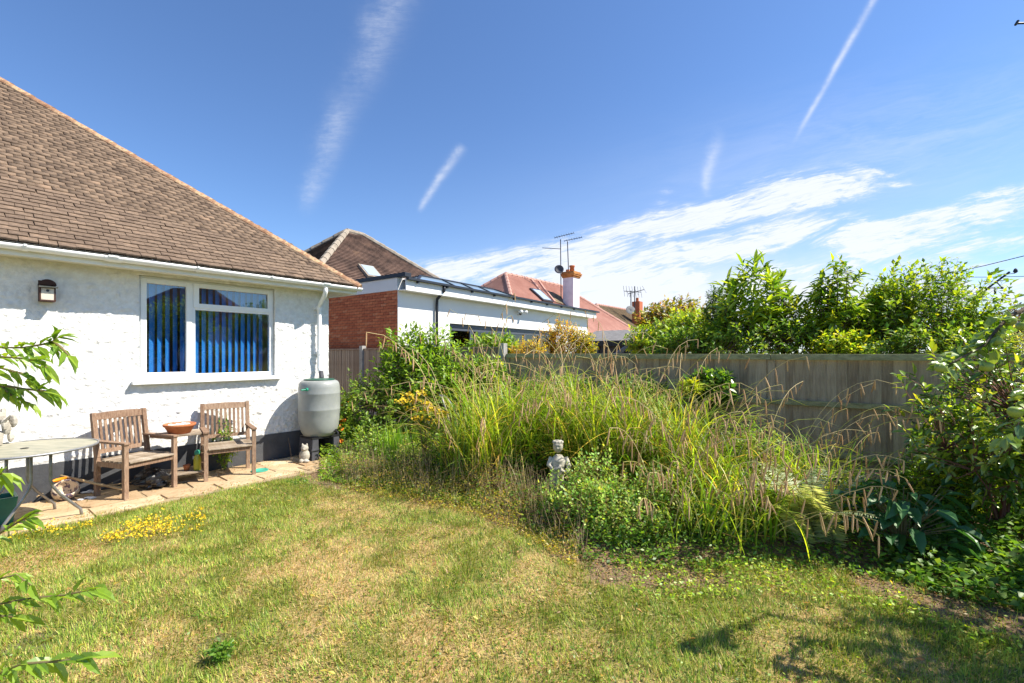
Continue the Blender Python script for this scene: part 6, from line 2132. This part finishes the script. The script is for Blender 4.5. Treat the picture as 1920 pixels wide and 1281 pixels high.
# yellow trefoil patch
P = []
for x0, x1, y0, y1, k in ((190, 385, 968, 1022, 420), (20, 110, 985, 1010, 70), (90, 180, 985, 1000, 40)):
    for i in range(k):
        u, v = rng.random(), rng.random()
        x = x0 + (x1 - x0) * u
        y = y1 - (y1 - y0) * u * .55 - (y1 - y0) * .45 * v + rng.normal(0, 6)
        p = gp(x, y)
        if vnoise(np.array([p.x]), np.array([p.y]), 6., 5)[0] < .33: continue
        P.append((p.x, p.y, gz1(p.x, p.y) + rng.uniform(.03, .075)))
P = np.array(P)
n = len(P)
P2 = np.repeat(P, 3, 0) + rng.normal(0, .007, (n * 3, 3))
V, F, C = leaves_np(P2, unit(rng.normal(size=(n * 3, 3))), unit(rng.normal(size=(n * 3, 3)) * .6 + np.array([0, -.2, 1])), np.full(n * 3, .013, np.float32), np.full(n * 3, .010, np.float32), np.ones((n * 3, 3), np.float32), T_PET)
np_obj('yellow_trefoil', V, F, M['petal_y'], None, loc=tuple(P.mean(0) * np.array([1, 1, 0])), kind='stuff', label='patch of small yellow flowers in the lawn in front of the chairs', cat='flowers')

# ------------------------------------------------------------------ wires and aerial at the right
for i, (a, b_, r_, lab) in enumerate((((1700, 528, 19), (2100, 431, 11), .012, 'uppermost overhead wire rising to the right behind the round tree'),
                                      ((1700, 517, 19), (2100, 510, 12), .010, 'nearly level overhead wire carrying a small joint'),
                                      ((1800, 582, 19), (2100, 500, 13), .008, 'lowest faint overhead wire at the right edge'))):
    p, q = dp(*a), dp(*b_)
    mid = (p + q) / 2 - UP * .1
    o = tag(MB().tube([p, p.lerp(mid, .5) - UP * .03, mid, mid.lerp(q, .5) - UP * .03, q], r_, 6).build('overhead_wire', M['wire'], None, loc=p), lab, 'wire', 'overhead wires')
    if i == 1:
        jp = dp(1904, 510, 15.4)
        MB().lathe(jp, [(.02, -.04), (.06, 0), (.05, .07), (.02, .12)], 8).build('wire_joint', M['wire'], o)
at_ = empty('television_aerial', dp(1865, 520, 8.5), 'aerial boom with short elements poking out right of the round tree', 'aerial')
g = MB().tube([dp(1826, 560, 8.6), dp(1893, 510, 8.4)], .018, 6)
for k in range(4):
    c = dp(1835 + k * 17, 552 - k * 12.6, 8.5)
    g.tube([c - Vector((.05, .2, .02)), c + Vector((.05, .2, .02))], .006, 5)
g.tube([dp(1867, 527, 8.45), dp(1879, 540, 8.45)], .010, 5).ball(dp(1879, 540, 8.45), .022)
g.tube([dp(1850, 541, 8.5), dp(1880, 541, 8.5)], .006, 5).tube([dp(1866, 541, 8.5), dp(1866, 552, 8.5)], .018, 5)
g.build('antenna', M['wire'], at_)
MB().tube([dp(1826, 560, 8.6), Vector((dp(1826, 560, 8.6).x, 8.6, 0))], .02, 6).build('mast', M['wire'], at_)
pm = dp(1990, 20, 12)
at2 = empty('television_aerial', Vector((pm.x, pm.y, 0)), 'tip of a high aerial boom entering at the top right edge', 'aerial')
MB().tube([Vector((pm.x, pm.y, 0)), dp(1990, 20, 12)], .03, 6).build('mast', M['wire'], at2)
MB().tube([dp(1908, 44, 12), dp(1995, 41, 12)], .025, 6).tube([dp(1904, 47, 12), dp(1909, 39, 12)], .03, 6).build('antenna', M['wire'], at2)

# ------------------------------------------------------------------ what stands right of the frame and shows in the window glass
for (x, y, r_, h_, lab) in ((7.6, 3.4, 1.2, 2.6, 'garden tree right of the frame, mirrored in the window'), (8.2, .6, 1.1, 2.3, 'second garden tree right of the frame beyond the apple tree'), (9.5, 5.4, 1.3, 3.2, 'tallest garden tree right of the frame')):
    plant('garden_tree', lab, 'tree', (x, y, 0), (x, y, h_), (r_, r_, r_ * .95), 420, 9, .12, .5, DARK + GREEN, slen=.4, r0=.06, group='trees outside the right of the frame')
wh = empty('white_house', (16, -2.5, 0), 'white house right of the frame, mirrored in the window', 'house')
MB().box((17, -2.5, 1.5), (2.5, 0, 0), (0, 3.2, 0), (0, 0, 1.5)).build('wall', M['paintwall'], wh)
MB().add([(14.2, -6, 2.98), (14.2, 1, 2.98), (19.8, 1, 2.98), (19.8, -6, 2.98), (17, -3.5, 5.2), (17, -1.5, 5.2)], [(0, 1, 5, 4), (1, 2, 5), (2, 3, 4, 5), (3, 0, 4), (0, 3, 2, 1)]).build('roof', M['ntile'], wh)
